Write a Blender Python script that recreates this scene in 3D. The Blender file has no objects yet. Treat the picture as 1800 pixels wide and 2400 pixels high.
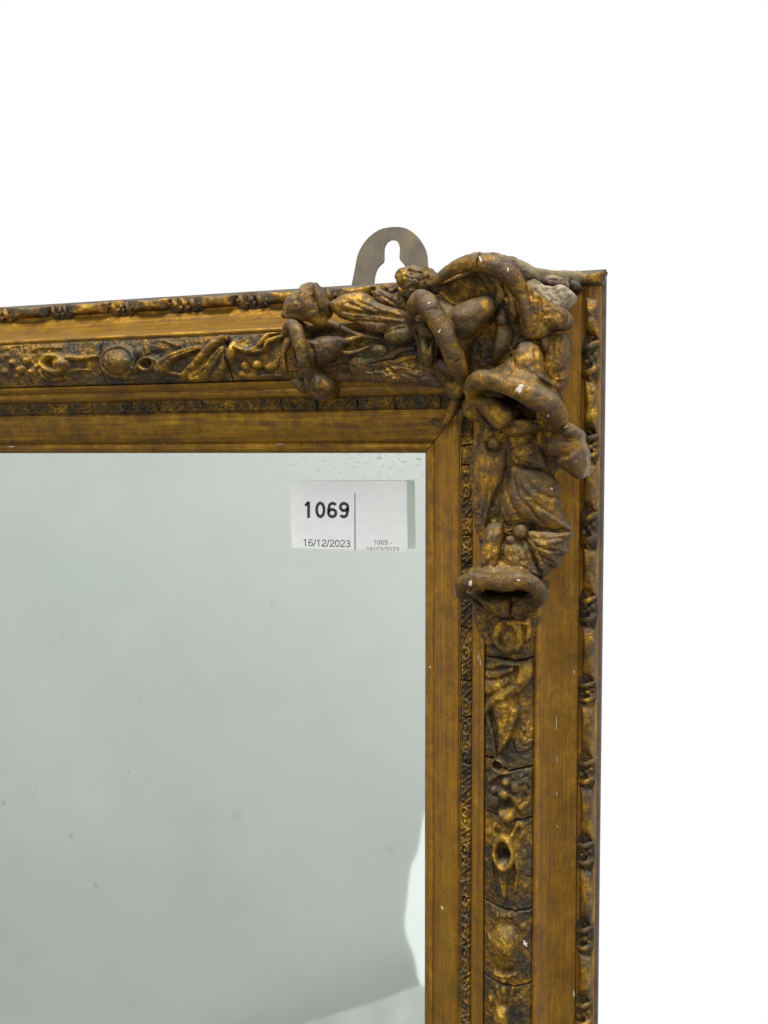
import bpy, bmesh, math, random
import numpy as np
from mathutils import Matrix, Vector
from mathutils.bvhtree import BVHTree

random.seed(7); rng = np.random.default_rng(11)
S = bpy.context.scene

# ------------------------------------------------------------------ camera
CAM = np.array([0.167261966, -0.504770547, 0.000901056])          # metres
YAW, PITCH, ROLL = 0.360174772, -0.059117908, 0.001035925
FPX = 2404.0635                                                     # focal length over a 2400 px tall picture
def rot(y, p, r):
    cy, sy, cp, sp, cr, sr = math.cos(y), math.sin(y), math.cos(p), math.sin(p), math.cos(r), math.sin(r)
    return (np.array([[cy,-sy,0],[sy,cy,0],[0,0,1]]) @ np.array([[1,0,0],[0,cp,-sp],[0,sp,cp]])
            @ np.array([[cr,0,sr],[0,1,0],[-sr,0,cr]]))
RM = rot(YAW, PITCH, ROLL)
cd = bpy.data.cameras.new('camera'); cam = bpy.data.objects.new('camera', cd); S.collection.objects.link(cam)
mw = Matrix.Identity(4)
for i in range(3):
    mw[i][0], mw[i][1], mw[i][2], mw[i][3] = RM[i][0], RM[i][2], -RM[i][1], CAM[i]
cam.matrix_world = mw
cd.sensor_fit = 'VERTICAL'; cd.sensor_height = 36.0; cd.lens = 36.0 * FPX / 2400.0
cd.clip_start = 0.01; cd.clip_end = 100
S.camera = cam

# ------------------------------------------------------------------ light
W = bpy.data.worlds.new('World'); S.world = W; W.use_nodes = True
bg = W.node_tree.nodes['Background']; bg.inputs[0].default_value = (1, 1, 1, 1); bg.inputs[1].default_value = 1.0
def area(name, loc, target, sx, sy, watts, col):
    l = bpy.data.lights.new(name, 'AREA'); l.shape = 'RECTANGLE'; l.size = sx; l.size_y = sy; l.energy = watts; l.color = col
    o = bpy.data.objects.new(name, l); S.collection.objects.link(o); o.location = loc
    o.rotation_euler = (Vector(target) - Vector(loc)).to_track_quat('-Z', 'Y').to_euler()
    return o
area('ceiling_lamp', (0.05, -0.75, 1.55), (0.0, -0.1, 0.0), 1.3, 0.5, 42, (1.0, 0.985, 0.95))
S.view_settings.view_transform = 'Standard'; S.view_settings.look = 'None'
S.view_settings.exposure = 0.0; S.view_settings.gamma = 1.0; S.view_settings.use_curve_mapping = False
S.render.engine = 'CYCLES'; S.cycles.use_denoising = True; S.cycles.max_bounces = 10; S.cycles.glossy_bounces = 6
S.cycles.transparent_max_bounces = 8

# ------------------------------------------------------------------ survey: picture points -> millimetres on the frame
def at(px, py, h):
    d = RM @ np.array([(px - 900) / FPX, 1.0, -(py - 1200) / FPX])
    t = (-h / 1000.0 - CAM[1]) / d[1]
    q = (CAM + t * d) * 1000
    return np.array([q[0], q[2], h])                                # x, z, height towards the viewer
MMPX = 0.205
def crop(x0, y0, s):
    return lambda x, y: (x0 + x / s, y0 + y / s)
Z1, Z2, Z3, Z4, Z5, Z6 = crop(0,500,2.37), crop(600,500,3.318), crop(950,550,3.318), crop(950,1000,3.318), crop(950,1400,3.318), crop(900,1850,3.016)
R1, R2, R3, R4, R5 = crop(640,640,6.381), crop(880,580,6.381), crop(1080,580,4.608), crop(1080,840,4.608), crop(1080,1140,4.608)

PROFILE = np.array([(0,-9),(0,-0.3),(0.5,0.7),(1.4,1.5),(2.6,2.1),(3.8,2.3),(4.8,2.1),(5.4,1.7),(5.9,2.2),(6.2,3.4),(7,4.2),(9,5.3),(12,6.9),(15,8.2),(18,9.2),
 (20.2,9.8),(21.0,10.0),(21.3,9.3),(21.8,9.3),(24,10.4),(26.5,11.4),(29,12.4),(29.3,12.6),(29.6,14.0),(30.4,15.2),(31.6,15.9),(32.8,16.2),(33.6,16.3),(34.0,17.3),(34.8,18.8),
 (35.8,19.8),(36.8,20.5),(37.4,20.7),(37.7,19.9),(39,20.2),(42,21.4),(46,22.7),(51,23.4),(56,23.2),(60,22.3),(62.6,21.3),(63.0,21.4),(63.4,22.3),(64.2,22.5),(65.0,22.1),
 (65.5,20.6),(65.9,18.6),(66.6,15.6),(67.6,12.0),(68.9,8.4),(70.4,5.1),(72.2,2.2),(74.2,-0.3),(76.2,-2.2),(78,-3.4),(79.2,-4.0),(79.5,-5.2),(80.2,-5.2),(82,-4.4),(84,-4.0),
 (86,-4.4),(87.6,-5.6),(88.2,-6.9),(88.5,-8.2),(89.2,-8.6),(89.8,-9.4),(90,-10.6),(89.7,-14),(88.6,-20),(86.5,-30),(9,-30),(9,-9)], float)
_o = PROFILE[1:67]
def prof(p):
    return np.interp(p, _o[:,0] + np.arange(len(_o)) * 1e-6, _o[:,1])
def base_h(x, z):
    return prof(np.maximum(x, z))
def on(px, py, lift=0.0):
    for h in np.arange(60, -25, -0.2):
        q = at(px, py, h)
        if h <= base_h(q[0], q[1]) + lift:
            return q
    return at(px, py, 0)

# ------------------------------------------------------------------ numpy noise
def _hash(i, j, k, seed):
    n = (i * 374761393 + j * 668265263 + k * 2147483647 + seed * 974634777).astype(np.int64)
    n = (n ^ (n >> 13)) * 1274126177
    n = n ^ (n >> 16)
    return (n & 0xffff).astype(float) / 32767.5 - 1.0
def vnoise(P, seed=0):
    F = np.floor(P).astype(np.int64); f = P - F; u = f * f * (3 - 2 * f)
    r = 0
    for dx in (0, 1):
        for dy in (0, 1):
            for dz in (0, 1):
                w = (u[:,0] if dx else 1-u[:,0]) * (u[:,1] if dy else 1-u[:,1]) * (u[:,2] if dz else 1-u[:,2])
                r = r + w * _hash(F[:,0]+dx, F[:,1]+dy, F[:,2]+dz, seed)
    return r
def fbm(P, oct=3, seed=0):
    r = 0; a = 1.0
    for o in range(oct):
        r = r + a * vnoise(P * 2**o + 17.3 * o, seed + o); a *= 0.5
    return r

# ------------------------------------------------------------------ materials
def mat(name):
    m = bpy.data.materials.new(name); m.use_nodes = True
    nt = m.node_tree; b = nt.nodes['Principled BSDF']
    return m, nt, b
def N(nt, t, **kw):
    n = nt.nodes.new(t)
    for k, v in kw.items(): setattr(n, k, v)
    return n
def ramp(nt, fac, stops, interp='LINEAR'):
    r = N(nt, 'ShaderNodeValToRGB'); r.color_ramp.interpolation = interp
    e = r.color_ramp.elements
    while len(e) > 1: e.remove(e[-1])
    e[0].position = stops[0][0]; c = stops[0][1]; e[0].color = (c if isinstance(c, tuple) else (c, c, c)) + (1,)
    for p, c in stops[1:]:
        x = e.new(p); x.color = (c if isinstance(c, tuple) else (c, c, c)) + (1,)
    nt.links.new(fac, r.inputs[0]); return r.outputs[0]
def noise(nt, vec, scale, detail=4, rough=0.6, dist=0.0):
    n = N(nt, 'ShaderNodeTexNoise'); n.inputs['Scale'].default_value = scale; n.inputs['Detail'].default_value = detail
    n.inputs['Roughness'].default_value = rough; n.inputs['Distortion'].default_value = dist
    nt.links.new(vec, n.inputs['Vector']); return n.outputs['Fac']
def mapped(nt, scale, loc=(0,0,0)):
    g = N(nt, 'ShaderNodeNewGeometry'); m = N(nt, 'ShaderNodeMapping')
    m.inputs['Scale'].default_value = scale; m.inputs['Location'].default_value = loc
    nt.links.new(g.outputs['Position'], m.inputs['Vector']); return m.outputs[0]
def mathn(nt, op, a, b, clamp=False):
    n = N(nt, 'ShaderNodeMath', operation=op); n.use_clamp = clamp
    for i, v in enumerate((a, b)):
        if isinstance(v, (int, float)): n.inputs[i].default_value = v
        else: nt.links.new(v, n.inputs[i])
    return n.outputs[0]
def mixc(nt, fac, a, b):
    n = N(nt, 'ShaderNodeMix', data_type='RGBA')
    for i, v in ((0, fac), (6, a), (7, b)):
        if isinstance(v, (int, float)): n.inputs[i].default_value = v
        elif isinstance(v, tuple): n.inputs[i].default_value = v + (1,)
        else: nt.links.new(v, n.inputs[i])
    return n.outputs[2]

DARK, BROWN, TONED, GOLD, BRIGHT = (0.008,0.006,0.003), (0.044,0.027,0.010), (0.118,0.063,0.012), (0.325,0.172,0.015), (0.740,0.460,0.070)
def gilt(name, streak=None, dust=0.0, wear=0.5, rub=0.0, warm=0.0):
    """old water gilding over brown bole, dulled with size; streak gives the direction of the drawn moulding, rub the bare gold on proud edges"""
    m, nt, b = mat(name); L = nt.links
    iso = mapped(nt, (1,1,1))
    big = noise(nt, iso, 26, 3, 0.55)
    blot = noise(nt, iso, 95, 7, 0.72, 0.6)
    fine = noise(nt, iso, 1300, 4, 0.75)
    c5 = lambda s_: mathn(nt, 'SUBTRACT', s_, 0.5)
    v = mathn(nt, 'MULTIPLY', c5(blot), 1.25)
    v = mathn(nt, 'ADD', v, mathn(nt, 'MULTIPLY', c5(big), 0.55))
    v = mathn(nt, 'ADD', v, mathn(nt, 'MULTIPLY', c5(fine), 0.55))
    if streak:
        s1 = noise(nt, mapped(nt, streak), 1, 6, 0.7)
        v = mathn(nt, 'ADD', mathn(nt, 'MULTIPLY', v, 0.50), mathn(nt, 'MULTIPLY', c5(s1), 0.66))
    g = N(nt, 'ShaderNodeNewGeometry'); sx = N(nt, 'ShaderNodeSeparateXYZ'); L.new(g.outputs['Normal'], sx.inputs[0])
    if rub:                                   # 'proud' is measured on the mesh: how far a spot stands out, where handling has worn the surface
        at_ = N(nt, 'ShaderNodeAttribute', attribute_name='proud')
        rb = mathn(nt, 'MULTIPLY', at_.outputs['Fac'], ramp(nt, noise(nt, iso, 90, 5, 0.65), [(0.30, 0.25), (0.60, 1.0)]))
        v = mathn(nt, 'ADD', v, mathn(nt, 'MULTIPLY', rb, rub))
    v = mathn(nt, 'ADD', v, wear)
    col = ramp(nt, v, [(0.20, DARK), (0.37, BROWN), (0.50, TONED), (0.64, GOLD), (0.88, BRIGHT)])
    met = ramp(nt, v, [(0.28, 0.05), (0.50, 0.45), (0.78, 0.9)])
    sp = noise(nt, iso, 640, 2, 0.5)
    col = mixc(nt, ramp(nt, sp, [(0.68, 0.0), (0.73, 0.9)]), col, (0.018, 0.011, 0.005))
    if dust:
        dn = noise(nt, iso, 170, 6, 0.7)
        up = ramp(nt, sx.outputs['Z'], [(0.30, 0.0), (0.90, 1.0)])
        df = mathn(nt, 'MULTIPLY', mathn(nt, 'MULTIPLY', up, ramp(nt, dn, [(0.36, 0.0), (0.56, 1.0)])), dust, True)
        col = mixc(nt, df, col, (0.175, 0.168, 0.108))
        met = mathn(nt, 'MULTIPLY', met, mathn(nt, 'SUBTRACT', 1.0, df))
    if warm: col = mixc(nt, warm, col, mixc(nt, 1.0, col, (0.30, 0.115, 0.012)))
    vg = ramp(nt, noise(nt, iso, 75, 4, 0.6), [(0.55, 0.0), (0.72, 0.45)])
    col = mixc(nt, vg, col, (0.105, 0.092, 0.014))
    L.new(col, b.inputs['Base Color']); L.new(met, b.inputs['Metallic'])
    L.new(ramp(nt, blot, [(0.3, 0.60), (0.7, 0.32)]), b.inputs['Roughness'])
    vo = N(nt, 'ShaderNodeTexVoronoi', feature='DISTANCE_TO_EDGE'); vo.inputs['Scale'].default_value = 190
    wv = N(nt, 'ShaderNodeMixRGB'); wv.blend_type = 'ADD'; wv.inputs[0].default_value = 0.012
    nc = N(nt, 'ShaderNodeTexNoise'); nc.inputs['Scale'].default_value = 120; L.new(iso, nc.inputs['Vector'])
    L.new(iso, wv.inputs[1]); L.new(nc.outputs['Color'], wv.inputs[2]); L.new(wv.outputs[0], vo.inputs['Vector'])
    ck = ramp(nt, vo.outputs['Distance'], [(0.0, 0.0), (0.035, 1.0)])
    ckm = mathn(nt, 'MULTIPLY', mathn(nt, 'SUBTRACT', 1.0, ck), ramp(nt, noise(nt, iso, 35, 2, 0.5), [(0.5, 0.0), (0.65, 0.8)]))
    hgt = mathn(nt, 'SUBTRACT', mathn(nt, 'ADD', mathn(nt, 'MULTIPLY', fine, 0.5), mathn(nt, 'MULTIPLY', blot, 0.8)), mathn(nt, 'MULTIPLY', ckm, 0.7))
    if streak:
        s2 = noise(nt, mapped(nt, tuple(q * 1.7 for q in streak)), 1, 4, 0.6)
        hgt = mathn(nt, 'ADD', mathn(nt, 'MULTIPLY', hgt, 0.6), mathn(nt, 'MULTIPLY', s2, 0.35))
    bp = N(nt, 'ShaderNodeBump'); bp.inputs['Strength'].default_value = 0.65; bp.inputs['Distance'].default_value = 0.0009
    L.new(hgt, bp.inputs['Height']); L.new(bp.outputs[0], b.inputs['Normal'])
    return m
M = {}
M['gilt_x'] = gilt('gilt_drawn_horizontal', (20, 520, 520), wear=0.60, warm=0.16)
M['gilt_z'] = gilt('gilt_drawn_vertical', (520, 520, 20), wear=0.60, warm=0.32)  # upright rails tinted warmer than the level ones, lighting difference put into colour
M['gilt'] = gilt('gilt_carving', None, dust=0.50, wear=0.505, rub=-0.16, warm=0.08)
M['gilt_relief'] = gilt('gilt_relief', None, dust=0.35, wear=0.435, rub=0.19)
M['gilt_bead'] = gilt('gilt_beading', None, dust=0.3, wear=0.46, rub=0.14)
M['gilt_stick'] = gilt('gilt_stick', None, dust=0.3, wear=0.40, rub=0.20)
def plain(name, c1, c2, scale, rough=0.7, bump=0.3, metal=0.0, dist=0.0005):
    m, nt, b = mat(name); iso = mapped(nt, (1,1,1))
    n = noise(nt, iso, scale, 6, 0.65)
    nt.links.new(ramp(nt, n, [(0.3, c1), (0.7, c2)]), b.inputs['Base Color'])
    b.inputs['Roughness'].default_value = rough; b.inputs['Metallic'].default_value = metal
    bp = N(nt, 'ShaderNodeBump'); bp.inputs['Strength'].default_value = bump; bp.inputs['Distance'].default_value = dist
    nt.links.new(n, bp.inputs['Height']); nt.links.new(bp.outputs[0], b.inputs['Normal'])
    return m
M['side'] = plain('bare_toned_edge', (0.045,0.030,0.020), (0.105,0.078,0.056), 160, 0.55, 0.35)
M['gesso'] = plain('broken_gesso', (0.11,0.078,0.040), (0.45,0.38,0.26), 230, 0.9, 0.7, 0, 0.0012)
M['gesso_dirty'] = plain('dirty_broken_edge', (0.060,0.036,0.015), (0.30,0.24,0.14), 170, 0.85, 0.7, 0, 0.0012)
M['chip'] = plain('white_gesso_chip', (0.36,0.32,0.23), (0.66,0.62,0.52), 700, 0.85, 0.4)
M['bole'] = plain('purple_bole', (0.035,0.016,0.018), (0.110,0.055,0.050), 500, 0.7, 0.6)
M['tarnish'] = plain('blackened_lump', (0.030,0.026,0.018), (0.120,0.100,0.060), 400, 0.6, 0.6)
# hanger
m, nt, b = mat('dull_brass'); iso = mapped(nt, (1,1,1))
n1 = noise(nt, iso, 70, 5, 0.6); n2 = noise(nt, mapped(nt, (300, 300, 1800)), 1, 3, 0.6)
c = ramp(nt, n1, [(0.35, (0.120,0.100,0.078)), (0.55, (0.165,0.140,0.105)), (0.72, (0.215,0.175,0.080))])
nt.links.new(mixc(nt, ramp(nt, n2, [(0.5,0.0),(0.75,0.25)]), c, (0.10,0.08,0.06)), b.inputs['Base Color'])
b.inputs['Metallic'].default_value = 0.35; b.inputs['Roughness'].default_value = 0.5
M['brass'] = m
# silvering: tinted mirror with foxing, dust specks and scratches near the upper corner
m, nt, b = mat('old_silvering'); L = nt.links; iso = mapped(nt, (1,1,1))
haze = noise(nt, iso, 9, 4, 0.55)
col = ramp(nt, haze, [(0.3, (0.825,0.905,0.86)), (0.5, (0.87,0.93,0.892)), (0.7, (0.89,0.925,0.90))])
g = N(nt, 'ShaderNodeNewGeometry'); sx = N(nt, 'ShaderNodeSeparateXYZ'); L.new(g.outputs['Position'], sx.inputs[0])
edge = mathn(nt, 'MULTIPLY', ramp(nt, mathn(nt, 'ADD', mathn(nt, 'MULTIPLY', sx.outputs['Z'], 20.0), 1.0), [(0.45, 0.0), (1.0, 1.0)]),
             ramp(nt, mathn(nt, 'ADD', mathn(nt, 'MULTIPLY', sx.outputs['X'], 7.0), 1.0), [(0.2, 0.1), (0.95, 1.0)]))
scr = ramp(nt, noise(nt, mapped(nt, (260, 260, 700)), 1, 5, 0.75, 0.8), [(0.565, 0.0), (0.62, 1.0)])
fox = mathn(nt, 'MULTIPLY', mathn(nt, 'MULTIPLY', scr, edge), 0.65)
vo = N(nt, 'ShaderNodeTexVoronoi'); vo.inputs['Scale'].default_value = 85; L.new(iso, vo.inputs['Vector'])
rs = N(nt, 'ShaderNodeSeparateColor'); L.new(vo.outputs['Color'], rs.inputs[0])
dot = mathn(nt, 'MULTIPLY', mathn(nt, 'LESS_THAN', vo.outputs['Distance'], mathn(nt, 'MULTIPLY', rs.outputs[1], 0.075)), mathn(nt, 'GREATER_THAN', rs.outputs[0], 0.80))
fox = mathn(nt, 'MAXIMUM', fox, mathn(nt, 'MULTIPLY', dot, 0.35))
col = mixc(nt, fox, col, (0.14, 0.13, 0.10))
for px_, py_, r_, f_ in ((225,2075,10,0.30),(166,1960,12,0.22),(8,1882,12,0.22),(555,1912,24,0.10),(1010-95,1990,20,0.08),(640,1415,16,0.08),(330,1640,16,0.06)):
    q_ = at(px_, py_, -7.8); vd = N(nt, 'ShaderNodeVectorMath', operation='DISTANCE'); L.new(g.outputs['Position'], vd.inputs[0]); vd.inputs[1].default_value = (q_[0]/1000, 0.0078, q_[1]/1000)
    col = mixc(nt, mathn(nt, 'MULTIPLY', ramp(nt, mathn(nt, 'MULTIPLY', vd.outputs['Value'], 1000/(r_*0.21*2)), [(0.15, 1.0), (0.5, 0.0)]), f_), col, (0.25, 0.22, 0.21))
L.new(col, b.inputs['Base Color']); b.inputs['Metallic'].default_value = 1.0
b.inputs['Roughness'].default_value = 0.03
M['silver'] = m
# front glass: clear sheet with a faint surface reflection
m, nt, b = mat('clear_glass'); nt.nodes.remove(b)
tr = N(nt, 'ShaderNodeBsdfTransparent'); gl = N(nt, 'ShaderNodeBsdfGlossy'); gl.inputs['Roughness'].default_value = 0.02
tr.inputs[0].default_value = (0.985, 0.995, 0.99, 1)
mx = N(nt, 'ShaderNodeMixShader'); mx.inputs[0].default_value = 0.045
nt.links.new(tr.outputs[0], mx.inputs[1]); nt.links.new(gl.outputs[0], mx.inputs[2])
nt.links.new(mx.outputs[0], nt.nodes['Material Output'].inputs[0]); M['glass'] = m
m = plain('label_paper', (0.76,0.76,0.79), (0.84,0.84,0.86), 260, 0.55, 0.12, 0, 0.0002); nt = m.node_tree; b = nt.nodes['Principled BSDF']
tl = N(nt, 'ShaderNodeBsdfTranslucent'); tl.inputs[0].default_value = (0.80, 0.83, 0.76, 1); mx = N(nt, 'ShaderNodeMixShader'); mx.inputs[0].default_value = 0.30
nt.links.new(b.outputs[0], mx.inputs[1]); nt.links.new(tl.outputs[0], mx.inputs[2]); nt.links.new(mx.outputs[0], nt.nodes['Material Output'].inputs[0]); M['paper'] = m
M['ink'] = plain('black_print', (0.012,0.012,0.018), (0.022,0.022,0.030), 800, 0.5, 0.0)
M['cloth'] = plain('grey_cloth', (0.62,0.63,0.62), (0.67,0.67,0.665), 5, 0.9, 0.0)
M['floor'] = plain('dull_floor', (0.10,0.095,0.085), (0.15,0.14,0.125), 12, 0.7, 0.1)
M['sheet'] = plain('white_sheet', (0.56,0.57,0.56), (0.84,0.84,0.83), 11, 0.85, 0.0)

# ------------------------------------------------------------------ object helpers
def link(name, me, parent=None, materials=None):
    o = bpy.data.objects.new(name, me); S.collection.objects.link(o)
    if parent: o.parent = parent
    for m_ in materials or []: me.materials.append(m_)
    return o
def mesh_mm(V, F, smooth=True, angle=None):
    """V rows are (x, z, h) in millimetres; returns a mesh in metres"""
    me = bpy.data.meshes.new('mesh'); V = np.asarray(V, float)
    P = np.stack([V[:,0], -V[:,2], V[:,1]], 1) / 1000.0
    me.from_pydata(P.tolist(), [], [tuple(int(i) for i in f) for f in F]); me.update()
    if smooth:
        me.polygons.foreach_set('use_smooth', [True] * len(me.polygons))
        if angle: me.set_sharp_from_angle(angle=angle)
    return me
def catmull(P, n, closed=False):
    P = np.asarray(P, float); k = len(P)
    if closed: Q = np.vstack([P[-1], P, P[0], P[1]]); seg = k
    else: Q = np.vstack([2*P[0]-P[1], P, 2*P[-1]-P[-2]]); seg = k - 1
    t = np.linspace(0, seg, n, endpoint=not closed); i = np.minimum(t.astype(int), seg - 1); u = (t - i)[:,None]
    a, b, c, d = Q[i], Q[i+1], Q[i+2], Q[i+3]
    return 0.5 * ((2*b) + (-a+c)*u + (2*a-5*b+4*c-d)*u**2 + (-a+3*b-3*c+d)*u**3)
def seg_dist(X, Z, line):
    """distance from the grid points to a polyline, and the position 0..1 along it"""
    best = np.full(X.shape, 1e9); tt = np.zeros(X.shape); line = np.asarray(line, float)[:, :2]; n = len(line) - 1
    for i in range(n):
        a, b = line[i], line[i+1]; d = b - a; l2 = (d*d).sum() + 1e-9
        u = np.clip(((X-a[0])*d[0] + (Z-a[1])*d[1]) / l2, 0, 1)
        r = np.hypot(X - a[0] - u*d[0], Z - a[1] - u*d[1]); k = r < best
        best = np.where(k, r, best); tt = np.where(k, (i + u) / n, tt)
    return best, tt

def set_proud(o, val):
    a = o.data.attributes.new('proud', 'FLOAT', 'POINT'); a.data.foreach_set('value', np.clip(val, 0, 1).astype(np.float32))
def convexity(V, F, Nn, iters=14):
    F = np.asarray(F); E = np.vstack([F[:, [0,1]], F[:, [1,2]], F[:, [2,3]], F[:, [3,0]]]) if F.ndim == 2 and F.shape[1] == 4 else None
    if E is None: return np.zeros(len(V))
    n = len(V); W_ = np.bincount(E.ravel(), minlength=n)[:,None]; Q = V.copy()
    for _ in range(iters):
        A = np.stack([np.bincount(E[:,0], Q[E[:,1],k], n) + np.bincount(E[:,1], Q[E[:,0],k], n) for k in range(3)], 1)
        Q = A/np.maximum(W_, 1)
    return ((V-Q)*Nn).sum(1)
# --- solids for sculpting: every function returns (V, F) in (x, z, h) mm
def tube(pts, radii, n=28, cap=True, m=None):
    P = np.asarray(pts, float); m = m or max(16, 12 * len(P))
    C = catmull(np.hstack([P, np.asarray(radii, float)[:,None]]), m); r = np.maximum(C[:,3], 0.12); C = C[:,:3]
    T = np.gradient(C, axis=0); T /= np.linalg.norm(T, axis=1)[:,None] + 1e-9
    rings = []; up = np.array([0, 0, 1.0])
    cen, rad, tan = list(C), list(r), list(T)
    pre = [(C[0] - T[0]*r[0]*math.sin(a), r[0]*math.cos(a), T[0]) for a in (1.35, 0.9, 0.45)]
    post = [(C[-1] + T[-1]*r[-1]*math.sin(a), r[-1]*math.cos(a), T[-1]) for a in (0.45, 0.9, 1.35)]
    seq = pre + list(zip(cen, rad, tan)) + post; V = []
    for c, q, t in seq:
        u = np.cross(t, up); u /= np.linalg.norm(u) + 1e-9; w = np.cross(u, t)
        for j in range(n):
            a = 2*math.pi*j/n; V.append(c + q*(math.cos(a)*u + math.sin(a)*w))
    F = []
    for i in range(len(seq)-1):
        for j in range(n):
            F.append((i*n+j, i*n+(j+1)%n, (i+1)*n+(j+1)%n, (i+1)*n+j))
    F.append(tuple(range(n))[::-1]); F.append(tuple((len(seq)-1)*n+j for j in range(n)))
    return np.array(V), F
def pillow(outline, he, H, bottom, veins=(), tilt=(0,0), center=None, pw=0.6, jitter=0.25, n=110, K=16, seed=0, rough=0.0, ridge=None):
    """domed solid over an outline: edge height he, crown he+H, flat underside"""
    O = catmull([p[:2] for p in outline], n, True)
    O = O + jitter * np.stack([vnoise(np.hstack([O*0.5, np.full((n,1), seed+0.5)])), vnoise(np.hstack([O*0.5+40, np.full((n,1), seed+0.5)]))], 1)
    c = np.array(center[:2] if center is not None else O.mean(0))
    ts = np.sin(np.linspace(0.0, 1.0, K+1)[1:] * math.pi/2)
    V = [np.array([[c[0], c[1], 0, 0]])]
    for t in ts: V.append(np.hstack([c + t*(O-c), np.full((n,1), t), np.zeros((n,1))]))
    V = np.vstack(V); X, Z, T = V[:,0], V[:,1], V[:,2]
    h = he + H*np.maximum(1 - T**2.2, 0)**pw + tilt[0]*(X-c[0]) + tilt[1]*(Z-c[1])
    fade = np.clip((1-T)*3, 0, 1)
    for line, depth, width in veins:
        d, tt = seg_dist(X, Z, line); h = h - depth*np.exp(-(d/width)**2)*fade
    if rough:
        h = h + rough*fade*fbm(np.stack([X*0.55, Z*0.55, np.full(len(X), seed*3.1)], 1), 3, seed)
    top = np.stack([X, Z, h], 1); k = len(top)
    skirt = np.hstack([c + 0.94*(O-c), np.full((n,1), bottom)]); cb = np.array([[c[0], c[1], bottom]])
    A = np.vstack([top, skirt, cb]); F = [(0, 1+j, 1+(j+1)%n) for j in range(n)]
    R_ = [1 + i*n for i in range(K)] + [k]
    for i in range(K):
        for j in range(n): F.append((R_[i]+j, R_[i+1]+j, R_[i+1]+(j+1)%n, R_[i]+(j+1)%n))
    F += [(k+n, k+(j+1)%n, k+j) for j in range(n)]
    return A, F
def ball(c, rx, rz=None, rh=None):
    rz = rz or rx; rh = rh or rx; V = []; F = []; n, m_ = 16, 9
    for i in range(m_+1):
        a = math.pi*(i+0.02)/(m_+0.04)
        for j in range(n):
            b_ = 2*math.pi*j/n; V.append((c[0]+rx*math.sin(a)*math.cos(b_), c[1]+rz*math.sin(a)*math.sin(b_), c[2]+rh*math.cos(a)))
    for i in range(m_):
        for j in range(n): F.append((i*n+j, (i+1)*n+j, (i+1)*n+(j+1)%n, i*n+(j+1)%n))
    F.append(tuple(range(n))); F.append(tuple(m_*n+j for j in range(n))[::-1])
    return np.array(V), F
def remesh(solids, voxel, smooth_it):
    Vs, Fs, k = [], [], 0
    for V, F in solids:
        Vs.append(np.asarray(V, float)); Fs += [tuple(i + k for i in f) for f in F]; k += len(V)
    V = np.vstack(Vs); me = bpy.data.meshes.new('tmp')
    me.from_pydata(V.tolist(), [], [tuple(int(i) for i in f) for f in Fs]); me.update()
    bm = bmesh.new(); bm.from_mesh(me); bmesh.ops.recalc_face_normals(bm, faces=bm.faces); bm.to_mesh(me); bm.free()
    o = bpy.data.objects.new('tmp', me); S.collection.objects.link(o)
    r = o.modifiers.new('r', 'REMESH'); r.mode = 'VOXEL'; r.voxel_size = voxel
    s = o.modifiers.new('s', 'SMOOTH'); s.factor = 0.5; s.iterations = smooth_it
    dg = bpy.context.evaluated_depsgraph_get(); ev = o.evaluated_get(dg); me2 = bpy.data.meshes.new_from_object(ev)
    bpy.data.objects.remove(o); bpy.data.meshes.remove(me)
    V = np.empty(len(me2.vertices)*3); me2.vertices.foreach_get('co', V); V = V.reshape(-1, 3)
    Nn = np.empty(len(me2.vertices)*3); me2.vertices.foreach_get('normal', Nn); Nn = Nn.reshape(-1, 3)
    F = np.empty(len(me2.loops), int); me2.loops.foreach_get('vertex_index', F); F = F.reshape(-1, 4) if len(F) == 4*len(me2.polygons) else None
    if F is None: F = [tuple(p.vertices) for p in me2.polygons]
    bpy.data.meshes.remove(me2)
    return V, Nn, F
def sculpt(name, solids, material, parent, voxel=0.36, smooth_it=2, amp=0.22, freq=0.22, fine=0.07, seed=0, cracks=(), label=None, hollows=()):
    """fuse the solids into one carved surface, worn and slightly lumpy, and cut its cracks"""
    V, Nn, F = remesh(solids, voxel, smooth_it)
    d = amp*fbm(V*freq, 2, seed) + fine*fbm(V*0.9, 3, seed+5)
    for line, depth, width in cracks:
        r, tt = seg_dist(V[:,0], V[:,1], line); d = d - depth*np.exp(-(r/width)**2)*np.clip(Nn[:,2]*2, 0, 1)
    V = V + Nn*d[:,None]
    for pts, depth, soft in hollows:                       # deep hollows cut straight back into the carving
        Pn = np.asarray(pts)[:, :2]; n_ = len(Pn); ins = np.zeros(len(V), bool); x, z = V[:,0], V[:,1]
        for i in range(n_):
            (x1, z1), (x2, z2) = Pn[i], Pn[(i+1) % n_]
            ins ^= ((z1 > z) != (z2 > z)) & (x < (x2-x1)*(z-z1)/(z2-z1+1e-12) + x1)
        dd, _ = seg_dist(x, z, np.vstack([Pn, Pn[:1]])); mk = np.clip(0.5 + np.where(ins, dd, -dd)/soft, 0, 1); mk = mk*mk*(3-2*mk)
        V[:,2] -= depth*mk*np.clip(Nn[:,2]*3 + 0.2, 0, 1)
    o = link(name, mesh_mm(V, F), parent, [material])
    set_proud(o, convexity(V, F, Nn)/0.30)
    if label: o['label'] = label
    return o

def P3(crop_, pts, h, r=None):
    """picture crop points -> mm; h is one height or a list"""
    out = []
    for i, p in enumerate(pts):
        hh = p[2] if len(p) > 2 else (h[i] if isinstance(h, (list, tuple)) else h)
        q = at(*crop_(p[0], p[1]), hh)
        out.append(q if len(p) < 4 else np.append(q, p[3]*MMPX))
    return np.array(out)

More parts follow.
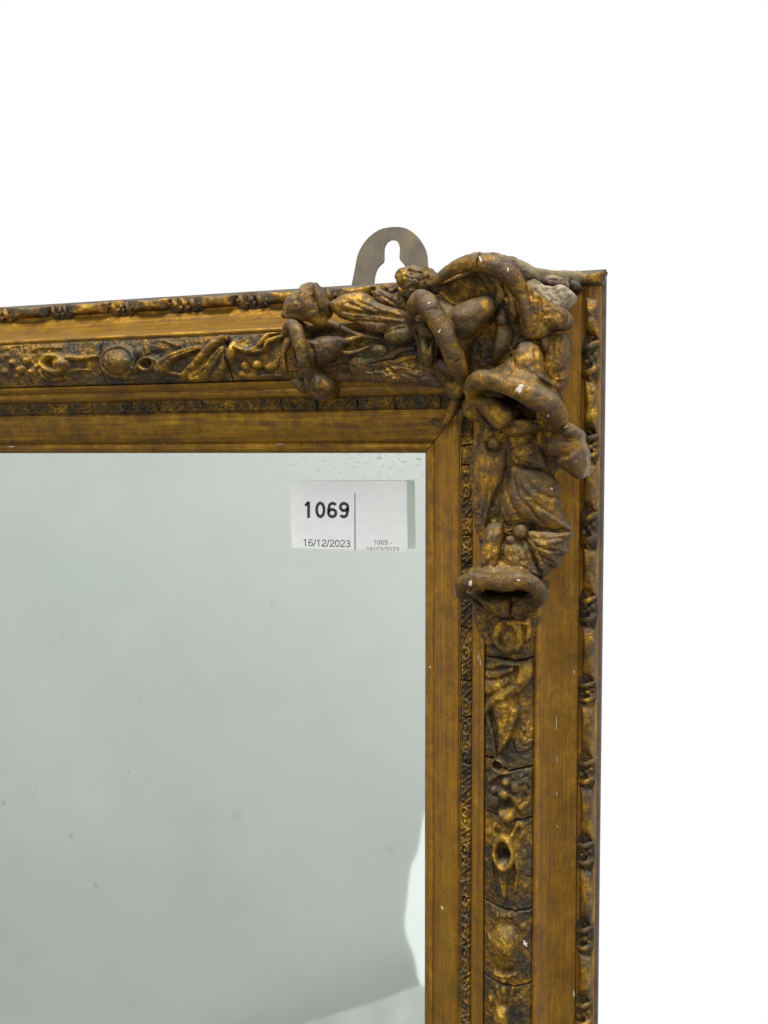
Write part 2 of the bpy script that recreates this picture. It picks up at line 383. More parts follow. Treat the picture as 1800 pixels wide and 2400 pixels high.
# ================================================================== the mirror
mirror = bpy.data.objects.new('gilt_mirror', None); S.collection.objects.link(mirror); mirror.empty_display_size = 0.05
mirror['label'] = 'old gilt-framed wall mirror with carved flowers at its corner and a brass hanging plate'
mirror['category'] = 'mirror'
SL, SB = -560.0, -640.0                                               # sight opening runs from (SL, SB) to (0, 0)

def rail(kind):
    """one mitred length of moulding"""
    gap = 0.30
    n = len(PROFILE); L_ = 110
    V = np.zeros((L_*n, 3)); V = V.reshape(L_, n, 3)
    p, h = PROFILE[:,0], PROFILE[:,1]
    for i in range(L_):
        t = i/(L_-1)
        if kind == 'top':    a = (SL - p + gap)*(1-t) + (p - gap)*t; x, z = a, p
        if kind == 'right':  a = (SB - p + gap)*(1-t) + (p - gap)*t; x, z = p, a
        if kind == 'bottom': a = (SL - p + gap)*(1-t) + (p - gap)*t; x, z = a, SB - p
        if kind == 'left':   a = (SB - p + gap)*(1-t) + (p - gap)*t; x, z = SL - p, a
        V[i,:,0] = x; V[i,:,1] = z; V[i,:,2] = h
    V[:,:,2] -= (14.0*((p > 38.5) & (p < 62)) + 4.0*((p > 22.2) & (p < 28.7)))[None]
    V = V.reshape(-1, 3)
    w = 0.10*fbm(V*np.array([0.03,0.03,0.1]), 2, 3) + 0.05*fbm(V*0.16, 2, 8)
    keep = np.tile(h > -12, L_); V[:,2] += np.where(keep, w, 0)
    F = []; mi = []
    for i in range(L_-1):
        for j in range(n):
            k = (j+1) % n
            F.append((i*n+j, i*n+k, (i+1)*n+k, (i+1)*n+j)); mi.append(1 if j >= 63 else 0)
    F.append(tuple(range(n))); mi.append(1); F.append(tuple((L_-1)*n+j for j in range(n))); mi.append(1)
    me = mesh_mm(V, F, True, math.radians(38))
    o = link('rail', me, mirror, [M['gilt_x'] if kind in ('top','bottom') else M['gilt_z'], M['side']])
    me.polygons.foreach_set('material_index', mi)
    bm = bmesh.new(); bm.from_mesh(me); bmesh.ops.recalc_face_normals(bm, faces=bm.faces); bm.to_mesh(me); bm.free()
    return o
rail_top, rail_right = rail('top'), rail('right'); rail('bottom'); rail('left')

# ---- relief bands -------------------------------------------------
def blur(A, k):
    for _ in range(k):
        B = np.pad(A, 1, 'edge'); A = (B[1:-1,1:-1]*4 + B[:-2,1:-1] + B[2:,1:-1] + B[1:-1,:-2] + B[1:-1,2:]) / 8
    return A
class Relief:
    def __init__(self): self.f = []
    def dome(self, c, rx, rz, H, pw=0.6, rotdeg=0): self.f.append(('dome', c, rx, rz, H, pw, math.radians(rotdeg)))
    def ring(self, c, rx, rz, w, H, rotdeg=0): self.f.append(('ring', c, rx, rz, w, H, math.radians(rotdeg)))
    def stroke(self, pts, w0, w1, H, groove=0): self.f.append(('stroke', pts, w0, w1, H, groove))
    def pit(self, c, r, D): self.f.append(('pit', c, r, D))
    def repeat(self, axis, lo, hi, step, times):
        """carry the motifs found between lo and hi on along the rail"""
        d = np.zeros(2); d[axis] = step
        for f in list(self.f):
            c = np.mean([np.asarray(p)[:2] for p in f[1]], 0) if f[0] == 'stroke' else np.asarray(f[1])[:2]
            if lo < c[axis] < hi:
                for k in range(1, times+1):
                    q = [np.asarray(p)[:2] + d*k for p in f[1]] if f[0] == 'stroke' else np.asarray(f[1])[:2] + d*k
                    self.f.append((f[0], q) + tuple(f[2:]))
    def apply(self, X, Z):
        R_ = np.zeros(X.shape); D = np.zeros(X.shape)
        for f in self.f:
            if f[0] in ('dome', 'ring'):
                c = f[1]; a = f[6]; dx, dz = X-c[0], Z-c[1]; u = dx*math.cos(a)+dz*math.sin(a); v = -dx*math.sin(a)+dz*math.cos(a)
                q = np.hypot(u/f[2], v/f[3])
                if f[0] == 'dome': R_ = np.maximum(R_, f[4]*np.maximum(1-q**2, 0)**f[5])
                else:
                    w = f[4]/((f[2]+f[3])/2); R_ = np.maximum(R_, f[5]*np.maximum(1-((q-1)/w)**2, 0)**0.6)
            elif f[0] == 'stroke':
                d, t = seg_dist(X, Z, catmull([p[:2] for p in f[1]], max(8, 6*len(f[1])))); w = f[2]+(f[3]-f[2])*t
                h = f[4]*np.maximum(1-(d/w)**2, 0)**0.6
                if f[5]: h = h - f[5]*np.exp(-(d/0.45)**2)*(d < w)
                R_ = np.maximum(R_, h)
            elif f[0] == 'pit':
                q = np.hypot(X-f[1][0], Z-f[1][1])/f[2]; D = np.maximum(D, f[3]*np.exp(-q**2))
        return R_ - D
def leaf_spray(rel, c, L_, ang, k=3, H=1.8):
    """a small carved sprig: mid stroke and side leaflets"""
    d = np.array([math.cos(ang), math.sin(ang)]); s = np.array([-d[1], d[0]])
    rel.stroke([c - d*L_/2, c, c + d*L_/2], 1.0, 0.5, H*0.8)
    for i in range(k):
        for sg in (-1, 1):
            o = c + d*L_*(i/k - 0.45); rel.stroke([o, o + d*L_*0.22 + sg*s*L_*0.22, o + d*L_*0.42 + sg*s*L_*0.26], 1.5, 0.5, H, 0.5)

def band(kind, p0, p1, cuts, rel, parent, name, material, step, lift, ground, seed, gap=0.42):
    """heightfield strips between the cracks; cuts = crack lines [(x,z)...] across the band, nearest the corner first"""
    ps = np.arange(p0, p1 + step/2, step)
    def cut_fn(line, j):
        L_ = np.array([(q[0], q[1]) for q in line]); pp, aa = (L_[:,1], L_[:,0]) if kind == 'top' else (L_[:,0], L_[:,1])
        o = np.argsort(pp); return np.interp(ps, pp[o], aa[o]) + 0.45*vnoise(np.stack([ps*1.1, np.full(len(ps), j*7.7), np.full(len(ps), seed+0.3)], 1))
    C = [ps - 0.12] + [cut_fn(c, j) for j, c in enumerate(cuts)]
    out = []
    for j in range(len(C)-1):
        hi, lo = C[j] - (gap/2 if j else 0), C[j+1] + gap/2
        m_ = max(4, int(np.mean(hi-lo)/step)); t = np.linspace(0, 1, m_)[:,None]
        A = lo[None]*(1-t) + hi[None]*t; Pp = np.broadcast_to(ps[None], A.shape)
        X, Z = (A, Pp) if kind == 'top' else (Pp, A)
        R_ = rel.apply(X, Z)
        n3 = np.stack([X.ravel(), Z.ravel(), np.full(X.size, seed*1.7)], 1)
        g = ground*fbm(n3*0.42, 3, seed).reshape(X.shape) - 0.9*ground*np.abs(fbm(n3*0.8, 3, seed+3)).reshape(X.shape) + 0.3*ground*fbm(n3*1.9, 2, seed+9).reshape(X.shape)
        e = np.minimum(Pp-p0, p1-Pp); edge = np.clip(e/1.2, 0, 1)**0.5
        e2 = np.minimum(A-lo[None], hi[None]-A); edge2 = 0.75+0.25*np.clip(e2/0.6, 0, 1)**0.5
        H = prof(Pp) + (lift + 0.25*random.uniform(-1, 1))*edge*edge2 + (1.4*blur(R_, 1) + 1.15*g)*edge*edge2
        H = np.where(e < step*0.6, prof(Pp) - 1.5, H)
        H[0,:] = prof(ps) - 3.0; H[-1,:] = prof(ps) - 3.0
        V = np.stack([X.ravel(), Z.ravel(), H.ravel()], 1); n = len(ps)
        I = np.arange((m_-1)*n).reshape(m_-1, n)[:, :-1].ravel()
        F = np.stack([I, I+1, I+n+1, I+n], 1)
        if kind == 'right': F = F[:, ::-1]
        o_ = link(name, mesh_mm(V, F), parent, [material]); set_proud(o_, np.clip(R_.ravel(), 0, None)/3.0 + 0.25*np.clip(g.ravel()/ground, 0, 1)); out.append(o_)
    return out

# carved panel along the crest of the top rail
rt = Relief(); T_ = lambda x, y, l=2.0: on(*Z1(x, y), l)
rt.dome(T_(650,825), 10.2, 7.6, 3.6); rt.dome(T_(655,825), 7.6, 5.6, 4.4, 0.5); rt.ring(T_(650,825), 10.5, 8.4, 1.6, 1.7)
rt.ring(T_(300,835), 7.2, 4.6, 2.6, 3.0, -8); rt.pit(T_(262,832), 2.0, 3.0); rt.dome(T_(345,838), 7.0, 4.6, 3.6, 0.6, -10)
rt.stroke([T_(380,800), T_(450,805), T_(540,795)], 2.3, 1.2, 2.6); rt.stroke([T_(380,880), T_(440,870), T_(500,870)], 1.5, 0.6, 1.3)
for x, y, r, h in [(110,870,2.6,2.8),(60,830,2.2,2.4),(150,815,2.4,2.6),(20,880,2.0,2.0),(95,905,1.8,1.6),(170,880,1.9,2.0),(30,790,1.8,1.5),(200,850,1.5,1.8)]:
    rt.dome(T_(x,y), r, r, h)
rt.stroke([T_(180,760), T_(230,745), T_(330,745)], 1.3, 0.5, 1.2); rt.stroke([T_(0,745), T_(80,730), T_(180,720)], 2.6, 0.6, 0.9)
rt.stroke([T_(215,880), T_(270,925), T_(360,915)], 1.6, 0.6, 1.5)
rt.ring(T_(822,838), 4.6, 3.0, 1.5, 3.0, 15); rt.pit(T_(830,828), 1.6, 2.2); rt.stroke([T_(760,880), T_(790,820), T_(850,805), T_(890,835)], 1.5, 1.3, 3.2)
rt.stroke([T_(890,865), T_(960,800), T_(1090,750)], 4.6, 1.6, 3.2, 0.9); rt.stroke([T_(900,880), T_(960,890), T_(1020,900)], 2.0, 0.8, 2.0)
rt.stroke([T_(1030,905), T_(1090,840), T_(1180,740), T_(1245,690)], 2.4, 3.4, 4.0); rt.stroke([T_(1080,915), T_(1160,860), T_(1240,760)], 5.2, 3.0, 3.2, 0.8)
rt.stroke([T_(1200,910), T_(1240,850), T_(1255,760)], 3.4, 2.0, 2.6)
rt.dome(T_(1290,770), 3.0, 7.4, 3.4, 0.6, -12); rt.dome(T_(1365,850), 3.0, 2.8, 3.0); rt.dome(T_(1432,842), 3.2, 3.0, 3.4)
rt.stroke([T_(1310,740), T_(1390,765), T_(1450,730), T_(1500,670), T_(1560,640)], 1.7, 1.9, 3.4)
rt.stroke([T_(1370,770), T_(1470,760), T_(1500,710), T_(1560,690)], 1.8, 1.8, 3.0)
rt.stroke([T_(1490,860), T_(1540,830), T_(1570,760)], 2.6, 1.4, 1.8)
rt.stroke([T_(1340,900), T_(1430,905), T_(1560,900)], 2.2, 1.2, 1.4)
rt.stroke([T_(815,770), T_(850,720), T_(900,705), T_(990,735)], 2.0, 1.2, 1.4); rt.dome(T_(870,735), 9, 3.6, 1.1)
rt.dome(T_(760,770), 3.0, 3.4, 1.8); rt.dome(T_(700,915), 6, 1.4, 1.2)
rt.repeat(0, -284, -92, -192, 2)                                        # the run repeats beyond the picture
# towards the corner, below the flowers
T2 = lambda x, y, l=2.0: on(*Z2(x, y), l)
rt.dome(T2(955,1070), 5.0, 4.0, 3.4); rt.dome(T2(790,1190), 6.2, 6.0, 3.2, 0.6, 20)
for a, b_, c in [((860,1160),(960,1130),(1060,1120)),((850,1220),(970,1180),(1090,1160)),((850,1260),(980,1240),(1110,1210)),((1060,1100),(1130,1060),(1230,1050)),((1090,1160),(1160,1130),(1240,1120)),((1110,1230),(1180,1200),(1250,1190))]:
    rt.stroke([T2(*a), T2(*b_), T2(*c)], 1.8, 1.2, 2.0, 0.6)
for x, y in ((1080,1270),(1150,1250),(1210,1270),(1000,1285),(930,1270),(1030,1215)): rt.dome(T2(x, y), 1.8, 1.6, 1.6)
leaf_spray(rt, T2(700,1180)[:2], 16, 2.6, 3, 1.8)
topc = [[T_(1262,705,1), T_(1262,780,1), T_(1272,850,1), T_(1290,940,1)], [T_(572,705,1), T_(548,790,1), T_(550,860,1), T_(597,950,1)], [T_(120,730,1), T_(140,800,1), T_(155,880,1), T_(188,965,1)]]
p_out = lambda x: [np.array([x, 37.0]), np.array([x+2, 50.0]), np.array([x-1, 64.0])]
cp = band('top', 37.9, 62.8, topc + [p_out(-330), p_out(-402), p_out(-470), p_out(-548)], rt, rail_top, 'carved_panel', M['gilt_relief'], 0.42, 0.9, 0.42, 1)

# carved panel down the right rail
rr_ = Relief(); U5 = lambda x, y, l=2.0: on(*Z5(x, y), l); U6 = lambda x, y, l=2.0: on(*Z6(x, y), l)
rr_.ring(U5(790,300), 6.0, 6.6, 2.0, 2.6); rr_.dome(U5(800,310), 4.2, 5.2, 2.2); rr_.pit(U5(770,225), 1.8, 1.6)
rr_.dome(U5(620,285), 3.2, 3.4, 2.8); rr_.dome(U5(655,345), 2.8, 2.4, 2.2); rr_.stroke([U5(700,300), U5(760,220), U5(860,190), U5(960,200)], 2.6, 1.4, 2.8)
rr_.stroke([U5(890,230), U5(905,330), U5(860,420)], 1.8, 1.2, 2.4); rr_.stroke([U5(955,180), U5(965,260), U5(940,340)], 2.0, 1.0, 2.0)
rr_.stroke([U5(560,170), U5(570,300), U5(600,400)], 1.6, 1.0, 2.0); rr_.stroke([U5(640,150), U5(720,100), U5(740,60)], 3.0, 1.8, 2.4, 0.7)
rr_.dome(U5(690,430), 4.4, 2.2, 1.4); rr_.dome(U5(780,430), 3.2, 2.4, 2.0); rr_.pit(U5(640,230), 2.0, 1.6)
rr_.stroke([U5(945,560), U5(905,650), U5(810,740), U5(690,800), U5(625,885)], 4.0, 2.0, 3.6); rr_.stroke([U5(640,600), U5(720,600), U5(830,560)], 2.2, 1.2, 1.8, 0.5)
rr_.stroke([U5(640,700), U5(720,690), U5(800,650)], 4.0, 2.4, 2.2); rr_.stroke([U5(640,540), U5(760,520), U5(930,530)], 1.8, 1.0, 1.6)
rr_.stroke([U5(740,850), U5(760,1000), U5(740,1200)], 6.4, 1.0, 3.0, 0.5); rr_.stroke([U5(850,880), U5(820,1030), U5(760,1160)], 2.4, 1.0, 3.4)
rr_.stroke([U5(640,930), U5(680,1080), U5(700,1210)], 1.6, 1.0, 2.2); leaf_spray(rr_, U5(930,1110)[:2], 13, 1.0, 3, 1.3)
rr_.pit(U5(710,1310), 2.0, 2.6); rr_.ring(U5(715,1310), 3.0, 2.8, 1.0, 2.0); rr_.stroke([U5(660,1420), U5(720,1380), U5(810,1360)], 1.6, 1.0, 2.0)
rr_.dome(U5(780,1440), 2.8, 2.8, 2.8); rr_.dome(U5(765,1530), 3.4, 3.2, 3.2); rr_.dome(U5(690,1500), 2.2, 2.6, 2.2); rr_.dome(U5(850,1490), 2.6, 3.0, 2.4)
rr_.dome(U5(785,1690), 4.6, 4.0, 3.8); rr_.pit(U5(790,1625), 2.6, 2.4); rr_.dome(U5(860,1570), 3.2, 4.4, 1.6); rr_.dome(U5(690,1590), 3.0, 4.0, 1.6)
leaf_spray(rr_, U5(940,1440)[:2], 13, -1.9, 3, 1.3); rr_.stroke([U5(900,1640), U5(950,1600), U5(970,1540)], 1.8, 0.6, 1.2)
def drop(U, x, y):
    rr_.ring(U(x, y), 4.6, 7.6, 2.0, 3.2); rr_.pit(U(x, y+18), 2.4, 3.2); rr_.stroke([U(x, y+90), U(x-5, y+190), U(x+5, y+300)], 3.8, 1.4, 2.2, 0.5)
    rr_.stroke([U(x-45, y-90), U(x-70, y-150), U(x-60, y-200)], 1.6, 0.8, 1.8); rr_.stroke([U(x+40, y-90), U(x+70, y-150), U(x+95, y-200)], 1.6, 0.8, 1.8); rr_.stroke([U(x, y-120), U(x, y-200)], 2.4, 1.0, 1.6)
    rr_.stroke([U(x-80, y+20), U(x-85, y+140), U(x-60, y+260)], 1.4, 0.8, 1.5); rr_.stroke([U(x+85, y+20), U(x+95, y+140), U(x+75, y+280)], 1.4, 0.8, 1.5)
drop(U6, 845, 450)
def cabochon(U, x, y):
    rr_.dome(U(x, y+10), 7.4, 11.4, 2.4, 0.45); rr_.dome(U(x, y-15), 5.8, 8.6, 4.2, 0.5); rr_.dome(U(x-10, y-225), 2.6, 2.4, 2.6); rr_.dome(U(x-50, y-215), 1.6, 1.6, 1.6); rr_.dome(U(x+30, y-215), 1.6, 1.6, 1.6)
    rr_.stroke([U(x-70, y+190), U(x-10, y+215), U(x+70, y+200)], 1.4, 1.0, 1.6); rr_.dome(U(x-15, y+240), 2.0, 1.6, 1.8)
cabochon(U6, 855, 1110)
rr_.dome(U6(830,1620), 4.6, 7.0, 3.4); rr_.stroke([U6(845,1400), U6(850,1480)], 1.6, 2.6, 2.0); rr_.stroke([U6(800,1400), U6(820,1500)], 1.2, 1.2, 1.6); rr_.stroke([U6(910,1400), U6(890,1520)], 1.2, 1.2, 1.6)
for x, y in ((745,300),(975,330),(965,560),(760,640),(1000,700),(990,470),(740,1050),(985,980),(1000,1250),(745,1500),(980,1500)):
    rr_.dome(U6(x, y), 1.3, 2.6, 0.7, 0.6, random.uniform(-30, 30))
rr_.repeat(1, -300, -110, -190, 2)
# hollows under the mouths of the two hanging flowers
for q_ in (R4(480,480), R4(600,540), R4(690,560), R4(740,600)): rr_.pit(at(*q_, 22)[:2], 4.2, 11)
for q_ in (Z4(620,1305), Z4(700,1308), Z4(790,1305), Z4(880,1300)): rr_.pit(at(*q_, 22)[:2], 3.8, 11)
# beneath and between the corner flowers
rng2 = random.Random(5)
for k in range(26):
    z = rng2.uniform(-75, 30); x = rng2.uniform(41, 60)
    if x > z + 4: leaf_spray(rr_, np.array([x, z]), rng2.uniform(7, 12), rng2.uniform(0, 6.28), 2, 1.3)
for k in range(14):
    x = rng2.uniform(-60, 40); z = rng2.uniform(41, 60)
    if z > x + 4: leaf_spray(rt, np.array([x, z]), rng2.uniform(7, 12), rng2.uniform(0, 6.28), 2, 1.2)
rc_ = [[U5(620,458,1), U5(700,462,1), U5(870,498,1), U5(1005,465,1)], [U5(612,1240,1), U5(690,1255,1), U5(800,1350,1), U5(1025,1310,1)],
       [U6(705,145,1), U6(800,182,1), U6(855,228,1), U6(1062,202,1)], [U6(705,775,1), U6(790,825,1), U6(920,866,1), U6(1058,845,1)], [U6(712,1310,1), U6(790,1356,1), U6(930,1392,1), U6(1058,1375,1)]]
q_out = lambda z: [np.array([37.0, z]), np.array([50.0, z+2]), np.array([64.0, z-1])]
band('right', 37.9, 62.8, rc_ + [q_out(-355), q_out(-430), q_out(-500), q_out(-570), q_out(-628)], rr_, rail_right, 'carved_panel', M['gilt_relief'], 0.42, 0.9, 0.42, 2)

# beaded strip next to the slip
def bead_relief(kind, a0, a1, seed):
    r = Relief(); rg = random.Random(seed); a = a0; k = 0
    pt = (lambda a_, p: np.array([a_, p])) if kind == 'top' else (lambda a_, p: np.array([p, a_]))
    while a < a1:
        w = rg.uniform(3.8, 6.6); j = lambda s: rg.uniform(-s, s)
        if rg.random() < 0.5:
            rx, rz = (w*0.55, 2.2)
            r.ring(pt(a+w/2+j(.3), 25.6+j(.2)), *((rx, rz) if kind == 'top' else (rz, rx)), 0.75, rg.uniform(0.3, 1.3)); r.dome(pt(a+w/2, 25.6), *((rx*.5, 1.0) if kind == 'top' else (1.0, rx*.5)), 1.1)
        else:
            r.stroke([pt(a+0.6, 23.2), pt(a+w*0.5, 25.6+j(.5)), pt(a+w-0.6, 28.2)], 0.9, 0.7, 1.2); r.dome(pt(a+w*0.3, 27.4), 0.95, 0.95, 1.1); r.dome(pt(a+w*0.72, 23.8), 0.95, 0.95, 1.1)
        a += w; k += 1
    return r
def strip_cuts(kind, vals, crp, fixed):
    out = []
    for v in vals:
        q = on(*(crp(v, fixed) if kind == 'top' else crp(fixed, v)), 1.0)
        j = lambda: random.uniform(-0.7, 0.7)
        out.append([np.array([q[0]+j(), 21.5]) if kind == 'top' else np.array([21.5, q[1]+j()]), np.array([q[0]+j(), 25.5]) if kind == 'top' else np.array([25.5, q[1]+j()]), np.array([q[0]+j(), 29.5]) if kind == 'top' else np.array([29.5, q[1]+j()])])
    return out
tb = strip_cuts('top', [1435, 1080, 790, 470, 195], Z2, 1460) + strip_cuts('top', [1315, 1122, 1032, 880, 738, 512, 310, 160], Z1, 1085) + [[np.array([x+random.uniform(-.7,.7), p]) for p in (21.5, 25.5, 29.5)] for x in (-318, -355, -398, -440, -475, -520, -552)]
band('top', 21.7, 29.3, tb, bead_relief('top', -560, 20, 3), rail_top, 'beaded_strip', M['gilt_bead'], 0.34, 0.5, 0.36, 5, 0.30)
rb = strip_cuts('right', [1640, 1790], Z3, 465) + strip_cuts('right', [550, 850, 1055, 1560], Z4, 465) + strip_cuts('right', [640, 915, 1280, 1600], Z5, 465) + strip_cuts('right', [440, 770, 1065, 1365], Z6, 570) + [[np.array([p, z+random.uniform(-.7,.7)]) for p in (21.5, 25.5, 29.5)] for z in (-330, -368, -410, -448, -490, -530, -575, -632)]
band('right', 21.7, 29.3, rb, bead_relief('right', -640, 20, 4), rail_right, 'beaded_strip', M['gilt_bead'], 0.34, 0.5, 0.36, 6, 0.30)

# ---- outer ribbon-and-stick moulding ---------------------------------
def local_mesh(solids, voxel=0.32, amp=0.15, seed=0, mat_=None):
    V, Nn, F = remesh(solids, voxel, 2); V = V + Nn*(amp*fbm(V*0.3, 2, seed) + 0.06*fbm(V*1.1, 2, seed))[:,None]
    me = mesh_mm(V, F); me.materials.append(mat_ or M['gilt_stick']); a = me.attributes.new('proud', 'FLOAT', 'POINT'); a.data.foreach_set('value', np.clip((V[:,2]+3.0)/3.5, 0, 1).astype(np.float32)); return me
def reel_solid(seed):
    o = [(-2.4,-10.6),(2.4,-12.9),(3.5,-12.2),(3.6,0),(3.6,10.4),(2.6,11.4),(-1.8,13.0),(-2.6,12),(-2.7,0),(-2.6,-9.6)]
    return [pillow([np.array(q) for q in o], -3.6, 4.4, -8, jitter=0.2, seed=seed, pw=0.45, tilt=(0.03,0), rough=0.12)]
def knot_solid(seed):
    rg = random.Random(seed); s = []
    s.append(tube([(-3.4,-6.2,-3.4),(0,-5.0,-1.0),(3.3,-3.4,-3.2)], [1.2,1.4,1.1])); s.append(tube([(-3.4,3.0,-3.4),(0,4.6,-1.0),(3.3,6.4,-3.2)], [1.2,1.4,1.1]))
    for x, z, r in ((0.2,0.0,1.75),(-2.0,-1.6,1.25),(2.0,1.4,1.3),(-1.7,2.2,1.0),(1.9,-2.4,1.1),(-0.4,-7.6,1.1),(0.6,7.9,1.1)):
        s.append(ball((x+rg.uniform(-.4,.4), z+rg.uniform(-.5,.5), -3.2+rg.uniform(0,.8)), r*rg.uniform(.85,1.2)))
    s.append(pillow([np.array(q) for q in [(-3.7,-8.8),(3.7,-8.4),(3.8,8.4),(-3.7,8.8)]], -4.6, 0.7, -7, seed=seed))
    return s
reels = [local_mesh(reel_solid(k), seed=k) for k in range(3)]; knots = [local_mesh(knot_solid(10+k), seed=10+k) for k in range(3)]
def put(me, kind, a, parent, name, sc=1.0):
    o = link(name, me, parent)
    if kind == 'right': o.location = (0.0840, 0, a/1000)
    else: o.location = (a/1000, 0, 0.0840); o.rotation_euler = (0, -math.pi/2, 0)
    o.scale = (1, 1, sc); return o
def run(kind, bars, parent):
    """bars: (start, end) along the rail, mm, in order away from the corner"""
    for i, (a, b_) in enumerate(bars):
        put(reels[i % 3], kind, (a+b_)/2, parent, 'reel', abs(a-b_)/25.4)
        if i+1 < len(bars):
            g = abs(bars[i+1][0]-b_); put(knots[i % 3], kind, (b_+bars[i+1][0])/2, parent, 'ribbon_knot', min(1.25, g/16.5))
zr = lambda y: on(1378, y, 2)[1]
bars = [(697,790),(892,1012),(1084,1194),(1284,1390),(1466,1592),(1652,1774),(1845,1966),(2036,2165),(2236,2341),(2415,2530)]
run('right', [(zr(a), zr(b_)) for a, b_ in bars] + [(-352-42*k, -378-42*k) for k in range(7)], rail_right)
def xt(x): return on(x, 741 - 0.0645*x, 2)[0]
tbars = [(1330,1425),(1120,1240),(960,1050),(787,873),(624,716),(468,553),(312,397),(165,257),(30,118)]
run('top', [(xt(b_), xt(a)) for a, b_ in tbars] + [(-284-40*k, -308-40*k) for k in range(7)], rail_top)

# ---- glass ------------------------------------------------------------
GL, GAP = -1.4, 6.4
def quad(x0, x1, z0, z1, h): return np.array([(x0,z0,h),(x1,z0,h),(x1,z1,h),(x0,z1,h)])
sil = link('mirror_silvering', mesh_mm(quad(SL-7, 7, SB-7, 7, GL-GAP), [(0,1,2,3)], False), mirror, [M['silver']])
gls = link('glass_pane', mesh_mm(quad(SL-7, 7, SB-7, 7, GL), [(0,1,2,3)], False), mirror, [M['glass']])
back = link('backboard', mesh_mm(np.vstack([quad(SL-8.5, 8.5, SB-8.5, 8.5, GL-GAP-1), quad(SL-8.5, 8.5, SB-8.5, 8.5, -14)]), [(0,1,2,3),(4,7,6,5),(0,4,5,1),(1,5,6,2),(2,6,7,3),(3,7,4,0)], False), mirror, [M['side']])

# ---- hanging plate ------------------------------------------------------
HP = crop(780, 500, 5.53)
outer = [(248,960),(275,820),(300,690),(330,545),(400,405),(500,292),(620,215),(750,186),(890,186),(1000,225),(1100,310),(1180,430),(1220,550),(1236,720),(1300,850),(1330,1000),(1330,1250),(230,1250),(235,1100)]
hole = [(545,965),(538,860),(570,735),(620,668),(660,630),(664,540),(668,455),(700,385),(750,350),(800,347),(850,372),(876,440),(876,520),(876,595),(930,665),(985,760),(1000,860),(985,960),(930,1040),(850,1090),(770,1100),(690,1085),(610,1040)]
cu = bpy.data.curves.new('plate', 'CURVE'); cu.dimensions = '2D'; cu.fill_mode = 'BOTH'; cu.extrude = 0.0006; cu.bevel_depth = 0.00018; cu.bevel_resolution = 1
for pts, cl in ((outer, 90), (hole, 90)):
    q = np.array([at(*HP(x, y), -30.9)[:2] for x, y in pts]); sp = cu.splines.new('POLY')
    q = catmull(q, cl, True); sp.points.add(len(q)-1); sp.use_cyclic_u = True
    for i, r in enumerate(q): sp.points[i].co = (r[0]/1000, r[1]/1000, 0, 1)
tmp = bpy.data.objects.new('tmp', cu); S.collection.objects.link(tmp)
me = bpy.data.meshes.new_from_object(tmp.evaluated_get(bpy.context.evaluated_depsgraph_get())); bpy.data.objects.remove(tmp)
me.transform(Matrix.Translation((0, 0.0309, 0)) @ Matrix.Rotation(math.pi/2, 4, 'X')); me.materials.clear()
link('hanging_plate', me, mirror, [M['brass']])

# ================================================================== corner carving
def roll(c, pts):
    q = P3(c, [p[:3] for p in pts], 0); return tube(q, [p[3]*MMPX for p in pts])
def skirt(c, lip, foot, bottom=12.0, nu=60, nv=14, pw=1.7, seed=0):
    """sheet of a petal sweeping up from its foot into the rolled lip, solid down to the ground"""
    A = catmull(P3(c, foot, 0), nu); B = catmull(P3(c, lip, 0), nu); V = []
    for j in range(nv):
        v = j/(nv-1); Q = A*(1-v) + B*v; Q[:,2] = A[:,2] + (B[:,2]-A[:,2])*v**pw
        Q[:,2] += 0.5*v*(1-v)*4*vnoise(np.stack([np.arange(nu)*0.22, np.full(nu, v*2), np.full(nu, seed+0.7)], 1)); V.append(Q)
    T = np.vstack(V); D = T.copy(); D[:,2] = bottom; n = len(T); F = []
    for j in range(nv-1):
        for i in range(nu-1):
            k = j*nu+i; F += [(k, k+1, k+nu+1, k+nu), (n+k+nu, n+k+nu+1, n+k+1, n+k)]
    rim_ = list(range(nu)) + [j*nu+nu-1 for j in range(1, nv)] + [(nv-1)*nu+i for i in range(nu-2, -1, -1)] + [j*nu for j in range(nv-2, 0, -1)]
    F += [(rim_[i], n+rim_[i], n+rim_[(i+1) % len(rim_)], rim_[(i+1) % len(rim_)]) for i in range(len(rim_))]
    return np.vstack([T, D]), F
G = M['gilt']
def line2(c, pts, h): return [at(*c(*p), h)[:2] for p in pts]

def gfol(pts, c, he, H, seed, veins):
    ident = lambda x, y: (x, y)
    return pillow(P3(ident, pts, 24), he, H, 8, center=at(*c, 24), seed=seed, rough=1.5, pw=0.4, jitter=1.0, veins=[(line2(ident, v, 25), 1.3, 0.8) for v in veins])
sculpt('leaf', [gfol([(690,790),(780,770),(900,780),(985,790),(1050,870),(1040,905),(960,900),(860,895),(760,890),(700,860)], (860,840), 20.5, 4.2, 41, [[(700,830),(800,850),(930,840)],[(760,880),(860,860),(960,880)],[(900,790),(940,830),(1000,850)]])], M['gilt'], mirror, seed=41, fine=0.3, label='crumpled low leaf under the largest flower')
sculpt('leaf', [gfol([(1100,720),(1180,700),(1300,780),(1325,800),(1320,900),(1270,930),(1180,900),(1110,880),(1075,830)], (1200,830), 20.5, 4.0, 42, [[(1120,740),(1150,800),(1130,870)],[(1290,800),(1290,860),(1260,920)]])], M['gilt'], mirror, seed=42, fine=0.3, label='ragged ground leaf in the hollow of the corner')
sculpt('leaf', [gfol([(1120,1000),(1200,1010),(1285,1030),(1310,1080),(1280,1130),(1250,1230),(1200,1300),(1130,1290),(1100,1180),(1100,1060)], (1190,1150), 20.0, 4.0, 43, [[(1160,1040),(1180,1150),(1160,1270)],[(1240,1060),(1220,1160)]])], M['gilt'], mirror, seed=43, fine=0.3, label='ragged ground leaf behind the furrowed leaf')
